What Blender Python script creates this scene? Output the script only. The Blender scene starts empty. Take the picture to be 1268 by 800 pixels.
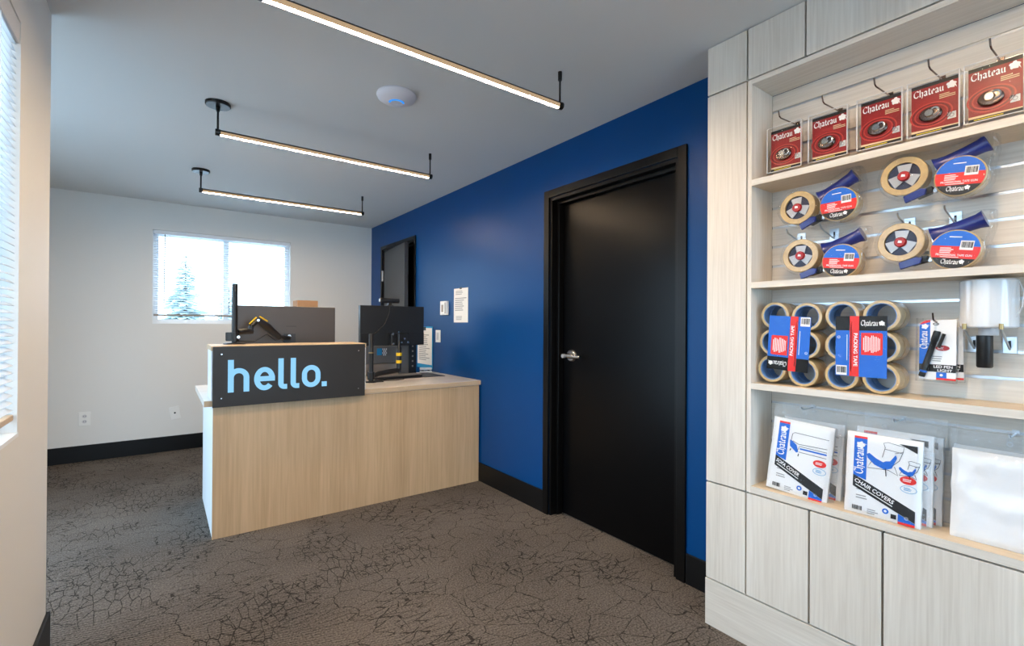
import bpy, math, random
from mathutils import Matrix, Vector, noise
random.seed(7)
PI = math.pi
SC = bpy.context.scene
COL = SC.collection

# ------------------------------------------------------------------ camera
F_PX, YAW, PITCH, ROLL, CAM_H = 590.83, math.radians(36.273), math.radians(0.2253), math.radians(0.3335), 1.2586
fw = Vector((math.sin(YAW)*math.cos(PITCH), math.cos(YAW)*math.cos(PITCH), math.sin(PITCH)))
r0 = Vector((math.cos(YAW), -math.sin(YAW), 0)); u0 = r0.cross(fw)
rr = r0*math.cos(ROLL)+u0*math.sin(ROLL); uu = -r0*math.sin(ROLL)+u0*math.cos(ROLL)
cd = bpy.data.cameras.new('camera'); cam = bpy.data.objects.new('camera', cd); COL.objects.link(cam)
cd.sensor_width = 36; cd.lens = F_PX/1268*36; cd.clip_start = .02; cd.clip_end = 300
M = Matrix((rr, uu, -fw)).transposed().to_4x4(); M.translation = (0, 0, CAM_H); cam.matrix_world = M
SC.camera = cam

# ------------------------------------------------------------------ sky, exposure
SKY = 8.0
LED = 265.0
w = bpy.data.worlds.new('overcast_sky'); SC.world = w; w.use_nodes = True
bg = w.node_tree.nodes['Background']; bg.inputs[0].default_value = (.56, .785, 1.0, 1); bg.inputs[1].default_value = SKY
vs = SC.view_settings; vs.view_transform = 'Standard'; vs.look = 'None'; vs.exposure = 0; vs.gamma = 1; vs.use_curve_mapping = False

# ------------------------------------------------------------------ room numbers
H = 2.44
XB, YB, XS, XL, YL = 2.081, 5.775, 1.867, -.35, 2.523      # blue wall, back wall, cabinet face, left wall, left corner
X_ENT, Y_FR = -1.3, -2.6                                     # entry wall, wall behind the camera


def portal(loc, rot, sx, sy):
    l = bpy.data.lights.new('daylight_portal', 'AREA'); l.shape = 'RECTANGLE'; l.size = sx; l.size_y = sy
    l.cycles.is_portal = True
    o = bpy.data.objects.new('daylight_portal', l); COL.objects.link(o); o.location = loc; o.rotation_euler = rot
    return o


# ------------------------------------------------------------------ materials
def lin(c):
    c = c/255
    return c/12.92 if c <= .04045 else ((c+.055)/1.055)**2.4


def rgb(*c): return (lin(c[0]), lin(c[1]), lin(c[2]), 1)


def mat(name, col, rough=.5, metal=0, spec=.5, bump=0, bscale=200, var=0, vscale=8, coat=0, trans=0, emit=None, es=0):
    m = bpy.data.materials.new(name); m.use_nodes = True
    nt = m.node_tree; b = nt.nodes['Principled BSDF']
    b.inputs['Base Color'].default_value = col; b.inputs['Roughness'].default_value = rough
    b.inputs['Metallic'].default_value = metal; b.inputs['Specular IOR Level'].default_value = spec
    b.inputs['Coat Weight'].default_value = coat; b.inputs['Transmission Weight'].default_value = trans
    if emit: b.inputs['Emission Color'].default_value = emit; b.inputs['Emission Strength'].default_value = es
    tc = nt.nodes.new('ShaderNodeTexCoord')
    if var:
        n = nt.nodes.new('ShaderNodeTexNoise'); n.inputs['Scale'].default_value = vscale; n.inputs['Detail'].default_value = 4
        nt.links.new(tc.outputs['Object'], n.inputs['Vector'])
        r = nt.nodes.new('ShaderNodeValToRGB')
        r.color_ramp.elements[0].position = .3; r.color_ramp.elements[1].position = .7
        r.color_ramp.elements[0].color = tuple(x*(1-var) for x in col[:3])+(1,)
        r.color_ramp.elements[1].color = tuple(min(1, x*(1+var)) for x in col[:3])+(1,)
        nt.links.new(n.outputs['Fac'], r.inputs['Fac']); nt.links.new(r.outputs['Color'], b.inputs['Base Color'])
    if bump:
        n = nt.nodes.new('ShaderNodeTexNoise'); n.inputs['Scale'].default_value = bscale; n.inputs['Detail'].default_value = 3
        nt.links.new(tc.outputs['Object'], n.inputs['Vector'])
        bp = nt.nodes.new('ShaderNodeBump'); bp.inputs['Strength'].default_value = bump; bp.inputs['Distance'].default_value = .002
        nt.links.new(n.outputs['Fac'], bp.inputs['Height']); nt.links.new(bp.outputs['Normal'], b.inputs['Normal'])
    return m


def wood(name, c0, c1, rough=.45, axis=2, fine=55):
    m = bpy.data.materials.new(name); m.use_nodes = True
    nt = m.node_tree; b = nt.nodes['Principled BSDF']; b.inputs['Roughness'].default_value = rough
    tc = nt.nodes.new('ShaderNodeTexCoord')
    def nz(sc, stretch, det):
        mp = nt.nodes.new('ShaderNodeMapping'); s = [sc]*3; s[axis] = sc*stretch; mp.inputs['Scale'].default_value = s
        n = nt.nodes.new('ShaderNodeTexNoise'); n.inputs['Scale'].default_value = 1; n.inputs['Detail'].default_value = det
        n.inputs['Distortion'].default_value = .3
        nt.links.new(tc.outputs['Object'], mp.inputs['Vector']); nt.links.new(mp.outputs['Vector'], n.inputs['Vector'])
        return n
    a = nz(fine*2.2, .035, 3); g = nz(9, .06, 3)
    mx = nt.nodes.new('ShaderNodeMix'); mx.data_type = 'FLOAT'; mx.inputs['Factor'].default_value = .5
    nt.links.new(a.outputs['Fac'], mx.inputs['A']); nt.links.new(g.outputs['Fac'], mx.inputs['B'])
    r = nt.nodes.new('ShaderNodeValToRGB'); e = r.color_ramp.elements
    e[0].position = .33; e[1].position = .66; e[0].color = c0; e[1].color = c1
    nt.links.new(mx.outputs['Result'], r.inputs['Fac']); nt.links.new(r.outputs['Color'], b.inputs['Base Color'])
    bp = nt.nodes.new('ShaderNodeBump'); bp.inputs['Strength'].default_value = .12; bp.inputs['Distance'].default_value = .001
    nt.links.new(a.outputs['Fac'], bp.inputs['Height']); nt.links.new(bp.outputs['Normal'], b.inputs['Normal'])
    return m


def film(name, tint=(1, 1, 1, 1), gloss=.35, rough=.12, bump=.5, bscale=30, milky=0.0):
    m = bpy.data.materials.new(name); m.use_nodes = True
    nt = m.node_tree; nt.nodes.clear()
    out = nt.nodes.new('ShaderNodeOutputMaterial')
    tr = nt.nodes.new('ShaderNodeBsdfTransparent'); tr.inputs[0].default_value = tint
    gl = nt.nodes.new('ShaderNodeBsdfGlossy'); gl.inputs['Roughness'].default_value = rough
    lw = nt.nodes.new('ShaderNodeLayerWeight'); lw.inputs['Blend'].default_value = gloss
    mx = nt.nodes.new('ShaderNodeMixShader')
    cap = nt.nodes.new('ShaderNodeMath'); cap.operation = 'MINIMUM'; cap.inputs[1].default_value = .38
    nt.links.new(lw.outputs['Fresnel'], cap.inputs[0]); nt.links.new(cap.outputs[0], mx.inputs[0]); nt.links.new(tr.outputs[0], mx.inputs[1]); nt.links.new(gl.outputs[0], mx.inputs[2])
    last = mx
    if milky:
        df = nt.nodes.new('ShaderNodeBsdfDiffuse'); df.inputs[0].default_value = (.86, .88, .9, 1)
        m2 = nt.nodes.new('ShaderNodeMixShader'); m2.inputs[0].default_value = milky
        nt.links.new(mx.outputs[0], m2.inputs[1]); nt.links.new(df.outputs[0], m2.inputs[2]); last = m2
    if bump:
        tc = nt.nodes.new('ShaderNodeTexCoord'); n = nt.nodes.new('ShaderNodeTexNoise'); n.inputs['Scale'].default_value = bscale
        n.inputs['Distortion'].default_value = 1.5
        bp = nt.nodes.new('ShaderNodeBump'); bp.inputs['Strength'].default_value = bump; bp.inputs['Distance'].default_value = .022
        nt.links.new(tc.outputs['Object'], n.inputs['Vector']); nt.links.new(n.outputs['Fac'], bp.inputs['Height'])
        nt.links.new(bp.outputs['Normal'], gl.inputs['Normal'])
    nt.links.new(last.outputs[0], out.inputs[0])
    return m


def emission(name, col, s):
    m = bpy.data.materials.new(name); m.use_nodes = True
    nt = m.node_tree; nt.nodes.clear()
    o = nt.nodes.new('ShaderNodeOutputMaterial'); e = nt.nodes.new('ShaderNodeEmission')
    e.inputs[0].default_value = col; e.inputs[1].default_value = s
    nt.links.new(e.outputs[0], o.inputs[0]); return m


def carpet():
    m = bpy.data.materials.new('patterned_carpet'); m.use_nodes = True
    nt = m.node_tree; b = nt.nodes['Principled BSDF']; b.inputs['Roughness'].default_value = .95; b.inputs['Specular IOR Level'].default_value = .1
    N = nt.nodes.new; L = nt.links.new
    tc = N('ShaderNodeTexCoord')
    def mapping(scale, rot=0, loc=(0, 0, 0)):
        mp = N('ShaderNodeMapping'); mp.inputs['Scale'].default_value = scale; mp.inputs['Rotation'].default_value = (0, 0, rot); mp.inputs['Location'].default_value = loc
        L(tc.outputs['Object'], mp.inputs['Vector']); return mp
    def noi(vec, scale, det=2):
        n = N('ShaderNodeTexNoise'); n.inputs['Scale'].default_value = scale; n.inputs['Detail'].default_value = det
        L(vec, n.inputs['Vector']); return n
    def mth(op, a, bb=None, c=None):
        n = N('ShaderNodeMath'); n.operation = op
        for i, x in enumerate((a, bb, c)):
            if x is None: continue
            if isinstance(x, (int, float)): n.inputs[i].default_value = x
            else: L(x, n.inputs[i])
        return n.outputs[0]
    obj = tc.outputs['Object']
    # wobble the coordinates a little so the lines break like hand-drawn cracks
    wob = noi(obj, 22, 2); wsub = N('ShaderNodeVectorMath'); wsub.operation = 'SUBTRACT'; wsub.inputs[1].default_value = (.5, .5, .5); L(wob.outputs['Color'], wsub.inputs[0])
    wsc = N('ShaderNodeVectorMath'); wsc.operation = 'SCALE'; wsc.inputs['Scale'].default_value = .05; L(wsub.outputs[0], wsc.inputs[0])
    def cracks(scale, rot, loc, width, lo, hi, mscale):
        mp = mapping(scale, rot, loc); ad = N('ShaderNodeVectorMath'); ad.operation = 'ADD'; L(mp.outputs[0], ad.inputs[0])
        w2 = N('ShaderNodeVectorMath'); w2.operation = 'SCALE'; w2.inputs['Scale'].default_value = 5; L(wsc.outputs[0], w2.inputs[0]); L(w2.outputs[0], ad.inputs[1])
        v = N('ShaderNodeTexVoronoi'); v.voronoi_dimensions = '2D'; v.feature = 'DISTANCE_TO_EDGE'; v.inputs['Scale'].default_value = 1; L(ad.outputs[0], v.inputs['Vector'])
        line = mth('LESS_THAN', v.outputs['Distance'], width)
        mk = noi(mapping((1, 1, 1), 0, (loc[0]*3, loc[1]*5, 0)).outputs[0], mscale, 1)
        mr = N('ShaderNodeMapRange'); mr.inputs['From Min'].default_value = lo; mr.inputs['From Max'].default_value = hi; L(mk.outputs['Fac'], mr.inputs['Value'])
        return mth('MULTIPLY', line, mr.outputs[0])
    c1 = cracks((6.5, 9, 1), .5, (0, 0, 0), .016, .40, .48, 3.0)
    c2 = cracks((26, 9, 1), -.35, (3, 7, 0), .040, .52, .57, 2.2)
    c3 = cracks((8, 27, 1), .95, (9, 2, 0), .045, .52, .57, 2.6)
    lines = mth('MAXIMUM', mth('MAXIMUM', c1, c2), c3)
    brk = noi(obj, 26, 2); bm = N('ShaderNodeMapRange'); bm.inputs['From Min'].default_value = .34; bm.inputs['From Max'].default_value = .46; L(brk.outputs['Fac'], bm.inputs['Value'])
    lines = mth('MULTIPLY', lines, bm.outputs[0])
    # ribbed loop pile
    wv = N('ShaderNodeTexWave'); wv.wave_type = 'BANDS'; wv.bands_direction = 'DIAGONAL'; wv.inputs['Scale'].default_value = 64; wv.inputs['Distortion'].default_value = 1.5; L(obj, wv.inputs['Vector'])
    fn = noi(obj, 130, 2); bn = noi(obj, 1.7, 3)
    pile = mth('ADD', mth('MULTIPLY', wv.outputs['Fac'], .35), mth('MULTIPLY', fn.outputs['Fac'], .8))
    pile = mth('ADD', pile, mth('MULTIPLY', bn.outputs['Fac'], .25))
    r = N('ShaderNodeValToRGB'); e = r.color_ramp.elements
    e[0].position = .42; e[1].position = .95; e[0].color = rgb(18, 17, 16); e[1].color = rgb(132, 123, 115); L(pile, r.inputs['Fac'])
    mx = N('ShaderNodeMix'); mx.data_type = 'RGBA'; L(mth('MULTIPLY', lines, .78), mx.inputs['Factor']); L(r.outputs['Color'], mx.inputs['A']); mx.inputs['B'].default_value = rgb(22, 20, 18)
    L(mx.outputs['Result'], b.inputs['Base Color'])
    bp = N('ShaderNodeBump'); bp.inputs['Strength'].default_value = .6; bp.inputs['Distance'].default_value = .003
    L(pile, bp.inputs['Height']); L(bp.outputs['Normal'], b.inputs['Normal'])
    return m


def slat_mat():
    m = mat('white_blind_slat', rgb(236, 239, 242), .45); nt = m.node_tree
    b = nt.nodes['Principled BSDF']; out = nt.nodes['Material Output']
    t = nt.nodes.new('ShaderNodeBsdfTranslucent'); t.inputs[0].default_value = (.9, .93, .96, 1)
    mx = nt.nodes.new('ShaderNodeMixShader'); mx.inputs[0].default_value = .3
    nt.links.new(b.outputs[0], mx.inputs[1]); nt.links.new(t.outputs[0], mx.inputs[2]); nt.links.new(mx.outputs[0], out.inputs[0])
    return m


MT = dict(
    wall=mat('white_wall_paint', rgb(226, 225, 221), .6, bump=.12, bscale=160),
    ceil=mat('white_ceiling_paint', rgb(214, 214, 212), .8, bump=.1, bscale=120),
    blue=mat('blue_wall_paint', rgb(0, 64, 122), .36, spec=.22, bump=.35, bscale=170),
    base=mat('black_baseboard', rgb(9, 9, 10), .45, spec=.3, bump=.1),
    carpet=carpet(),
    wood=wood('pale_ash_laminate', rgb(206, 198, 186), rgb(230, 224, 214)),
    woodh=wood('pale_ash_laminate_horizontal', rgb(206, 198, 186), rgb(230, 224, 214), axis=0),
    woods=wood('maple_shelf_laminate', rgb(214, 192, 162), rgb(232, 212, 184), axis=0),
    desk=wood('oak_desk_laminate', rgb(190, 157, 119), rgb(215, 182, 142), .4, 2, 34),
    top=wood('pale_worktop_laminate', rgb(206, 198, 188), rgb(222, 215, 206), .3, axis=0),
    edge=wood('maple_edge_band', rgb(196, 168, 134), rgb(212, 186, 152), axis=0),
    dark=mat('dark_gap', rgb(48, 38, 30), .8),
    blackdoor=mat('black_door_paint', rgb(6, 6, 7), .28, spec=.16, bump=.12, bscale=40),
    greydoor=mat('charcoal_door_paint', rgb(46, 46, 47), .4),
    blackframe=mat('black_frame_paint', rgb(8, 8, 8), .34, spec=.25),
    steel=mat('satin_steel', rgb(190, 190, 190), .22, 1),
    alu=mat('aluminium_strip', rgb(206, 212, 218), .3, 1),
    darksteel=mat('dark_chrome_wire', rgb(120, 105, 98), .25, 1),
    bracket=mat('zinc_bracket', rgb(206, 214, 222), .28, 1),
    gold=mat('brass_cap', rgb(176, 150, 104), .3, 1),
    blk=mat('black_plastic', rgb(20, 20, 21), .4),
    blkm=mat('black_metal', rgb(22, 22, 23), .35, bump=.05),
    monback=mat('dark_monitor_back', rgb(66, 60, 56), .38, var=.08, vscale=3),
    screen=mat('screen_glass', rgb(8, 8, 9), .12),
    signp=mat('charcoal_sign_panel', rgb(50, 46, 43), .40, spec=.3, bump=.08, bscale=300),
    yellow=mat('yellow_plastic', rgb(240, 196, 20), .4),
    white=mat('white_plastic', rgb(236, 236, 233), .35),
    offwhite=mat('grey_white_plastic', rgb(206, 206, 208), .45),
    paper=mat('white_paper', rgb(236, 234, 230), .8),
    ink=mat('grey_ink', rgb(158, 158, 160), .8),
    black=mat('black_print', rgb(22, 22, 24), .5),
    redp=mat('dark_red_card', rgb(142, 22, 24), .4, var=.25, vscale=22),
    redring=mat('deep_red_print', rgb(112, 16, 18), .35),
    redring2=mat('bright_red_print', rgb(186, 58, 50), .35),
    cream=mat('cream_print', rgb(222, 196, 158), .5),
    ylw=mat('yellow_print', rgb(226, 200, 40), .5),
    redl=mat('red_label', rgb(226, 36, 28), .4),
    bluel=mat('bright_blue_label', rgb(0, 100, 206), .35),
    navy=mat('navy_plastic', rgb(20, 38, 118), .3, coat=.3),
    navyd=mat('dark_navy_hub', rgb(26, 32, 62), .4),
    wht=mat('white_print', rgb(245, 245, 245), .5),
    tan=mat('tan_packing_tape', rgb(196, 168, 120), .22, var=.12, vscale=60, coat=.3),
    core=mat('blue_tape_core', rgb(96, 138, 190), .5, var=.15, vscale=30),
    redk=mat('red_knob', rgb(170, 22, 26), .35),
    silver=mat('silver_plastic', rgb(176, 177, 180), .35, .3),
    card=mat('cardboard', rgb(168, 128, 92), .8, var=.08),
    cyan=mat('cyan_print', rgb(20, 150, 205), .5),
    grey=mat('grey_casing', rgb(116, 112, 108), .5),
    lgrey=mat('warm_grey_plastic', rgb(158, 146, 134), .5),
    mat=mat('navy_desk_mat', rgb(18, 20, 30), .4),
    sheet=mat('folded_white_sheeting', rgb(240, 241, 243), .35, bump=.5, bscale=40, coat=.5),
    wrap=mat('stretch_wrap', rgb(222, 224, 226), .18, bump=.25, bscale=25, coat=.6),
    film=film('clear_film', gloss=.16, rough=.12, bump=.6, bscale=38),
    blister=film('clear_blister', gloss=.06, rough=.05, bump=.15, bscale=30),
    bag=film('clear_poly_bag', gloss=.32, rough=.14, bump=1.0, bscale=26, milky=.14),
    rim=film('blister_rim', gloss=.2, rough=.15, bump=.3, milky=.7),
    glass=film('window_glass', gloss=.06, rough=.01, bump=0),
    blind=slat_mat(),
    vinyl=mat('white_vinyl_frame', rgb(234, 238, 242), .4),
    bark=mat('bark', rgb(92, 78, 66), .9),
    needles=mat('hazed_conifer_needles', rgb(176, 192, 192), .9, var=.15, vscale=2),  # outdoor haze and overexposure put into the pale needle colour
    ground=mat('pale_gravel_ground', rgb(198, 202, 204), .95, var=.08, vscale=1),
    ledglow=emission('led_diffuser', (1.0, .715, .44, 1), LED), ledside=emission('led_diffuser_side', (1.0, .70, .42, 1), .5),
    letters=emission('lit_blue_letter', (.30, .66, 1.0, 1), 1.05),
    apblue=emission('blue_status_light', (.05, .35, 1, 1), 1.0),
    led_house=mat('bronze_light_housing', rgb(38, 33, 30), .4),
    ap=mat('grey_white_dome', rgb(214, 214, 222), .4),
)


# ------------------------------------------------------------------ mesh builder
class MB:
    def __init__(s): s.v = []; s.f = []
    def box(s, x0, x1, y0, y1, z0, z1):
        n = len(s.v)
        s.v += [(x0, y0, z0), (x1, y0, z0), (x1, y1, z0), (x0, y1, z0), (x0, y0, z1), (x1, y0, z1), (x1, y1, z1), (x0, y1, z1)]
        s.f += [tuple(n+i for i in q) for q in ((0, 3, 2, 1), (4, 5, 6, 7), (0, 1, 5, 4), (1, 2, 6, 5), (2, 3, 7, 6), (3, 0, 4, 7))]
        return s
    def prism(s, poly, y0, y1):                      # polygon in x,z (counter-clockwise seen from -y), extruded y0..y1
        n = len(s.v); k = len(poly)
        s.v += [(p[0], y0, p[1]) for p in poly]+[(p[0], y1, p[1]) for p in poly]
        s.f.append(tuple(range(n, n+k))); s.f.append(tuple(range(n+2*k-1, n+k-1, -1)))
        for i in range(k):
            j = (i+1) % k; s.f.append((n+j, n+i, n+k+i, n+k+j))
        return s
    def lathe(s, prof, c=(0, 0, 0), axis='z', n=32, closed=False):   # prof: (radius, height)
        b = len(s.v); m = len(prof)
        for i in range(n):
            a = 2*PI*i/n; ca, sa = math.cos(a), math.sin(a)
            for r, h in prof:
                p = {'z': (r*ca, r*sa, h), 'y': (r*ca, h, r*sa), 'x': (h, r*ca, r*sa)}[axis]
                s.v.append((p[0]+c[0], p[1]+c[1], p[2]+c[2]))
        for i in range(n):
            j = (i+1) % n
            for q in range(m if closed else m-1):
                t = (q+1) % m
                s.f.append((b+i*m+q, b+j*m+q, b+j*m+t, b+i*m+t))
        if not closed:
            if prof[0][0] > 1e-6: s.f.append(tuple(b+i*m for i in range(n-1, -1, -1)))
            if prof[-1][0] > 1e-6: s.f.append(tuple(b+i*m+m-1 for i in range(n)))
        return s
    def tube(s, path, r, n=8):
        b = len(s.v); P = [Vector(p) for p in path]; rs = r if isinstance(r, (list, tuple)) else [r]*len(P)
        t0 = (P[1]-P[0]).normalized(); up = Vector((0, 0, 1)) if abs(t0.z) < .9 else Vector((1, 0, 0)); N = t0.cross(up).normalized()
        for i, p in enumerate(P):
            t = ((P[min(i+1, len(P)-1)]-P[max(i-1, 0)])).normalized()
            N = (N-t*N.dot(t)).normalized(); B = t.cross(N)
            for k in range(n):
                a = 2*PI*k/n; q = p+(N*math.cos(a)+B*math.sin(a))*rs[i]; s.v.append(tuple(q))
        for i in range(len(P)-1):
            for k in range(n):
                j = (k+1) % n; s.f.append((b+i*n+k, b+i*n+j, b+(i+1)*n+j, b+(i+1)*n+k))
        s.f.append(tuple(b+k for k in range(n-1, -1, -1))); s.f.append(tuple(b+(len(P)-1)*n+k for k in range(n)))
        return s
    def ribbon(s, pts, wd, y0, y1, closed=False):       # 2-D stroke in x,z of width wd, extruded y0..y1
        k = len(pts); L = []; R = []
        for i in range(k):
            a = pts[(i-1) % k] if closed else pts[max(i-1, 0)]; c = pts[(i+1) % k] if closed else pts[min(i+1, k-1)]
            dx, dz = c[0]-a[0], c[1]-a[1]; d = math.hypot(dx, dz) or 1; nx, nz = -dz/d*wd/2, dx/d*wd/2
            L.append((pts[i][0]+nx, pts[i][1]+nz)); R.append((pts[i][0]-nx, pts[i][1]-nz))
        for i in range(k if closed else k-1):
            j = (i+1) % k; s.prism([R[i], R[j], L[j], L[i]], y0, y1)
        return s
    def xf(s, mtx, start=0):
        for i in range(start, len(s.v)): s.v[i] = tuple(mtx @ Vector(s.v[i]))
        return s
    def build(s, name, m, parent=None, smooth=False, bevel=0, seg=2):
        me = bpy.data.meshes.new(name); me.from_pydata(s.v, [], s.f); me.update()
        me.materials.append(MT[m] if isinstance(m, str) else m)
        if smooth:
            for p in me.polygons: p.use_smooth = True
            me.set_sharp_from_angle(angle=math.radians(40))
        o = bpy.data.objects.new(name, me); COL.objects.link(o)
        if parent: o.parent = parent
        if bevel:
            md = o.modifiers.new('bevel', 'BEVEL'); md.width = bevel; md.segments = seg; md.limit_method = 'ANGLE'
        return o


def box(name, m, parent, x0, x1, y0, y1, z0, z1, bevel=0): return MB().box(x0, x1, y0, y1, z0, z1).build(name, m, parent, bevel=bevel)


def thing(name, label, cat, loc=(0, 0, 0), rot=(0, 0, 0), group=None):
    o = bpy.data.objects.new(name, None); COL.objects.link(o); o.empty_display_size = .05
    o.location = loc; o.rotation_euler = rot; o['label'] = label; o['category'] = cat
    if group: o['group'] = group
    return o


def tag(o, label, cat, group=None):
    o['label'] = label; o['category'] = cat
    if group: o['group'] = group
    return o


def struct(o, label=None):
    o['kind'] = 'structure'
    if label: o['label'] = label
    return o


_fonts = {}


def text(parent, s, m, cx, cz, w=None, h=None, rot=0, y=-.001, bold=0, depth=.0004, name='lettering', shear=0):
    key = (s, bold, shear)
    if key not in _fonts:
        c = bpy.data.curves.new('t', 'FONT'); c.body = s; c.size = 1; c.offset = bold; c.shear = shear; c.resolution_u = 3
        o = bpy.data.objects.new('t', c); COL.objects.link(o)
        me = o.to_mesh(); vv = [tuple(v.co) for v in me.vertices]; ff = [tuple(p.vertices) for p in me.polygons]
        o.to_mesh_clear(); bpy.data.objects.remove(o); bpy.data.curves.remove(c)
        xs = [v[0] for v in vv]; ys = [v[1] for v in vv]
        _fonts[key] = (vv, ff, min(xs), max(xs), min(ys), max(ys))
    vv, ff, x0, x1, y0, y1 = _fonts[key]
    sx = w/(x1-x0) if w else h/(y1-y0); sy = h/(y1-y0) if h else sx
    ca, sa = math.cos(rot), math.sin(rot); b = MB()
    for v in vv:
        a = (v[0]-(x0+x1)/2)*sx; q = (v[1]-(y0+y1)/2)*sy
        b.v.append((cx+a*ca-q*sa, y-depth, cz+a*sa+q*ca))
    b.f = list(ff)
    return b.build(name, m, parent)


def circ(cx, cz, rx, rz=None, n=24, a0=0, a1=2*PI):
    rz = rz or rx
    full = abs(a1-a0-2*PI) < 1e-6
    return [(cx+rx*math.cos(a0+(a1-a0)*i/(n if full else n-1)), cz+rz*math.sin(a0+(a1-a0)*i/(n if full else n-1))) for i in range(n)]


def seg_poly(cx, cz, r, z0, z1, n=20):          # slice of a disc between two heights
    z0 = max(-r, z0); z1 = min(r, z1); a0, a1 = math.asin(z0/r), math.asin(z1/r)
    right = [(cx+r*math.cos(a0+(a1-a0)*i/n), cz+r*math.sin(a0+(a1-a0)*i/n)) for i in range(n+1)]
    left = [(cx-(p[0]-cx), p[1]) for p in reversed(right)]
    out = []
    for p in right+left:
        if not out or math.hypot(p[0]-out[-1][0], p[1]-out[-1][1]) > 1e-6: out.append(p)
    return out


def emblem(parent, m, cx, cz, r, y, rot=0, name='emblem'):
    pts = []
    for i in range(36):
        a = 2*PI*i/36; q = r*(.9+.13*math.sin(5*a+rot)+.05*math.sin(11*a)); pts.append((cx+q*math.cos(a), cz+q*math.sin(a)))
    b = MB().prism(pts, y-.0004, y)
    t = [(cx+r*.6*math.cos(rot-.9), cz+r*.6*math.sin(rot-.9)), (cx+r*1.55*math.cos(rot-1.2), cz+r*1.55*math.sin(rot-1.2)), (cx+r*.8*math.cos(rot-.4), cz+r*.8*math.sin(rot-.4))]
    b.prism(t, y-.0004, y)
    return b.build(name, m, parent)


GLYPH = {'C': (1.12, [[(1.0, 1.2), (.8, 1.45), (.45, 1.42), (.18, 1.05), (.15, .55), (.32, .15), (.65, .03), (1.0, .3)]]),
         'h': (.86, [[(.08, 1.5), (.18, 1.42), (.18, .12), (.28, .02)], [(.18, .75), (.48, 1.0), (.66, .8), (.66, .1), (.5, -.3)]]),
         'a': (.82, [[(.1, .85), (.35, 1.0), (.56, .85), (.56, .15), (.7, .02)], [(.56, .58), (.22, .45), (.14, .2), (.3, .02), (.56, .22)]]),
         't': (.6, [[(.22, 1.32), (.22, .15), (.36, .02), (.5, .12)], [(.02, .92), (.46, .95)]]),
         'e': (.68, [[(.54, .18), (.34, .02), (.14, .2), (.14, .75), (.36, 1.0), (.56, .8), (.5, .58), (.16, .46)]]),
         'u': (.84, [[(.05, .88), (.16, 1.0), (.16, .2), (.36, .02), (.62, .24)], [(.52, .9), (.62, 1.0), (.62, .12), (.74, .02)]])}


def wordmark(parent, m, cx, cz, w, h, rot=0, y=-.001, name='lettering'):          # broad-nib black-letter "Chateau"
    nx, nz = .125*math.cos(math.radians(35)), .125*math.sin(math.radians(35))
    polys = []; x = 0
    for ch in 'Chateau':
        adv, strokes = GLYPH[ch]
        for st in strokes:
            for p, q in zip(st, st[1:]):
                P = [(p[0]-nx, p[1]-nz), (p[0]+nx, p[1]+nz), (q[0]+nx, q[1]+nz), (q[0]-nx, q[1]-nz)]
                ar = sum(P[i][0]*P[(i+1) % 4][1]-P[(i+1) % 4][0]*P[i][1] for i in range(4))
                if abs(ar) < .012: P = [(p[0]-nx, p[1]-nz), (p[0]+nx, p[1]-nz), (q[0]+nx, q[1]+nz), (q[0]-nx, q[1]+nz)]; ar = 1
                if ar < 0: P.reverse()
                polys.append([(a+x, b) for a, b in P])
        x += adv
    ca, sa = math.cos(rot), math.sin(rot); b = MB()
    for i, P in enumerate(polys):
        Q = [((a-x/2)/x*w, (c-.6)/1.8*h) for a, c in P]
        n0 = len(b.v); b.v += [(cx+a*ca-c*sa, y-.0003-.000004*i, cz+a*sa+c*ca) for a, c in Q]; b.f.append((n0, n0+1, n0+2, n0+3))
    return b.build(name, m, parent)


def bars(parent, m, x0, x1, z0, z1, n, y, name='small_print', vertical=False, seed=0):      # rows of illegible small print
    rnd = random.Random(seed); b = MB()
    for i in range(n):
        if vertical:
            c = x0+(x1-x0)*(i+.5)/n; t = (x1-x0)/n*.22; L = rnd.uniform(.6, 1)*(z1-z0)/2; mid = (z0+z1)/2
            b.box(c-t, c+t, y-.0003, y, mid-L, mid+L)
        else:
            c = z0+(z1-z0)*(i+.5)/n; t = (z1-z0)/n*.22; b.box(x0, x0+(x1-x0)*rnd.uniform(.6, 1), y-.0003, y, c-t, c+t)
    return b.build(name, m, parent)


def barcode(parent, x0, x1, z0, z1, y, n=13, plate=True):
    if plate: box('barcode_patch', 'wht', parent, x0, x1, y-.0003, y, z0, z1)
    rnd = random.Random(int(abs(x0)*1e5)); b = MB(); p = (x1-x0)/(n+2)
    mg = (z1-z0)*.12
    for i in range(n):
        c = x0+p*(i+1.5); t = p*rnd.choice((.18, .28, .4)); b.box(c-t, c+t, y-.0007, y-.0003, z0+mg*2, z1-mg)
    return b.build('barcode', 'black', parent)


# ================================================================== the room
fl = MB().box(X_ENT-.2, XB+.2, Y_FR-.2, YB+.2, -.06, 0).build('floor', 'carpet'); struct(fl, 'dark taupe carpet with black crackle line pattern')
ce = MB().box(X_ENT-.2, XB+.2, Y_FR-.2, YB+.2, H, H+.08).build('ceiling', 'ceil'); struct(ce, 'smooth white painted ceiling')


def wall_x(name, m, x0, x1, ya, yb, holes):       # wall in a plane of constant x
    b = MB(); y = ya
    for (h0, h1, z0, z1) in sorted(holes):
        b.box(x0, x1, y, h0, 0, H)
        if z0 > 0: b.box(x0, x1, h0, h1, 0, z0)
        if z1 < H: b.box(x0, x1, h0, h1, z1, H)
        y = h1
    b.box(x0, x1, y, yb, 0, H)
    return struct(b.build(name, m))


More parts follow.
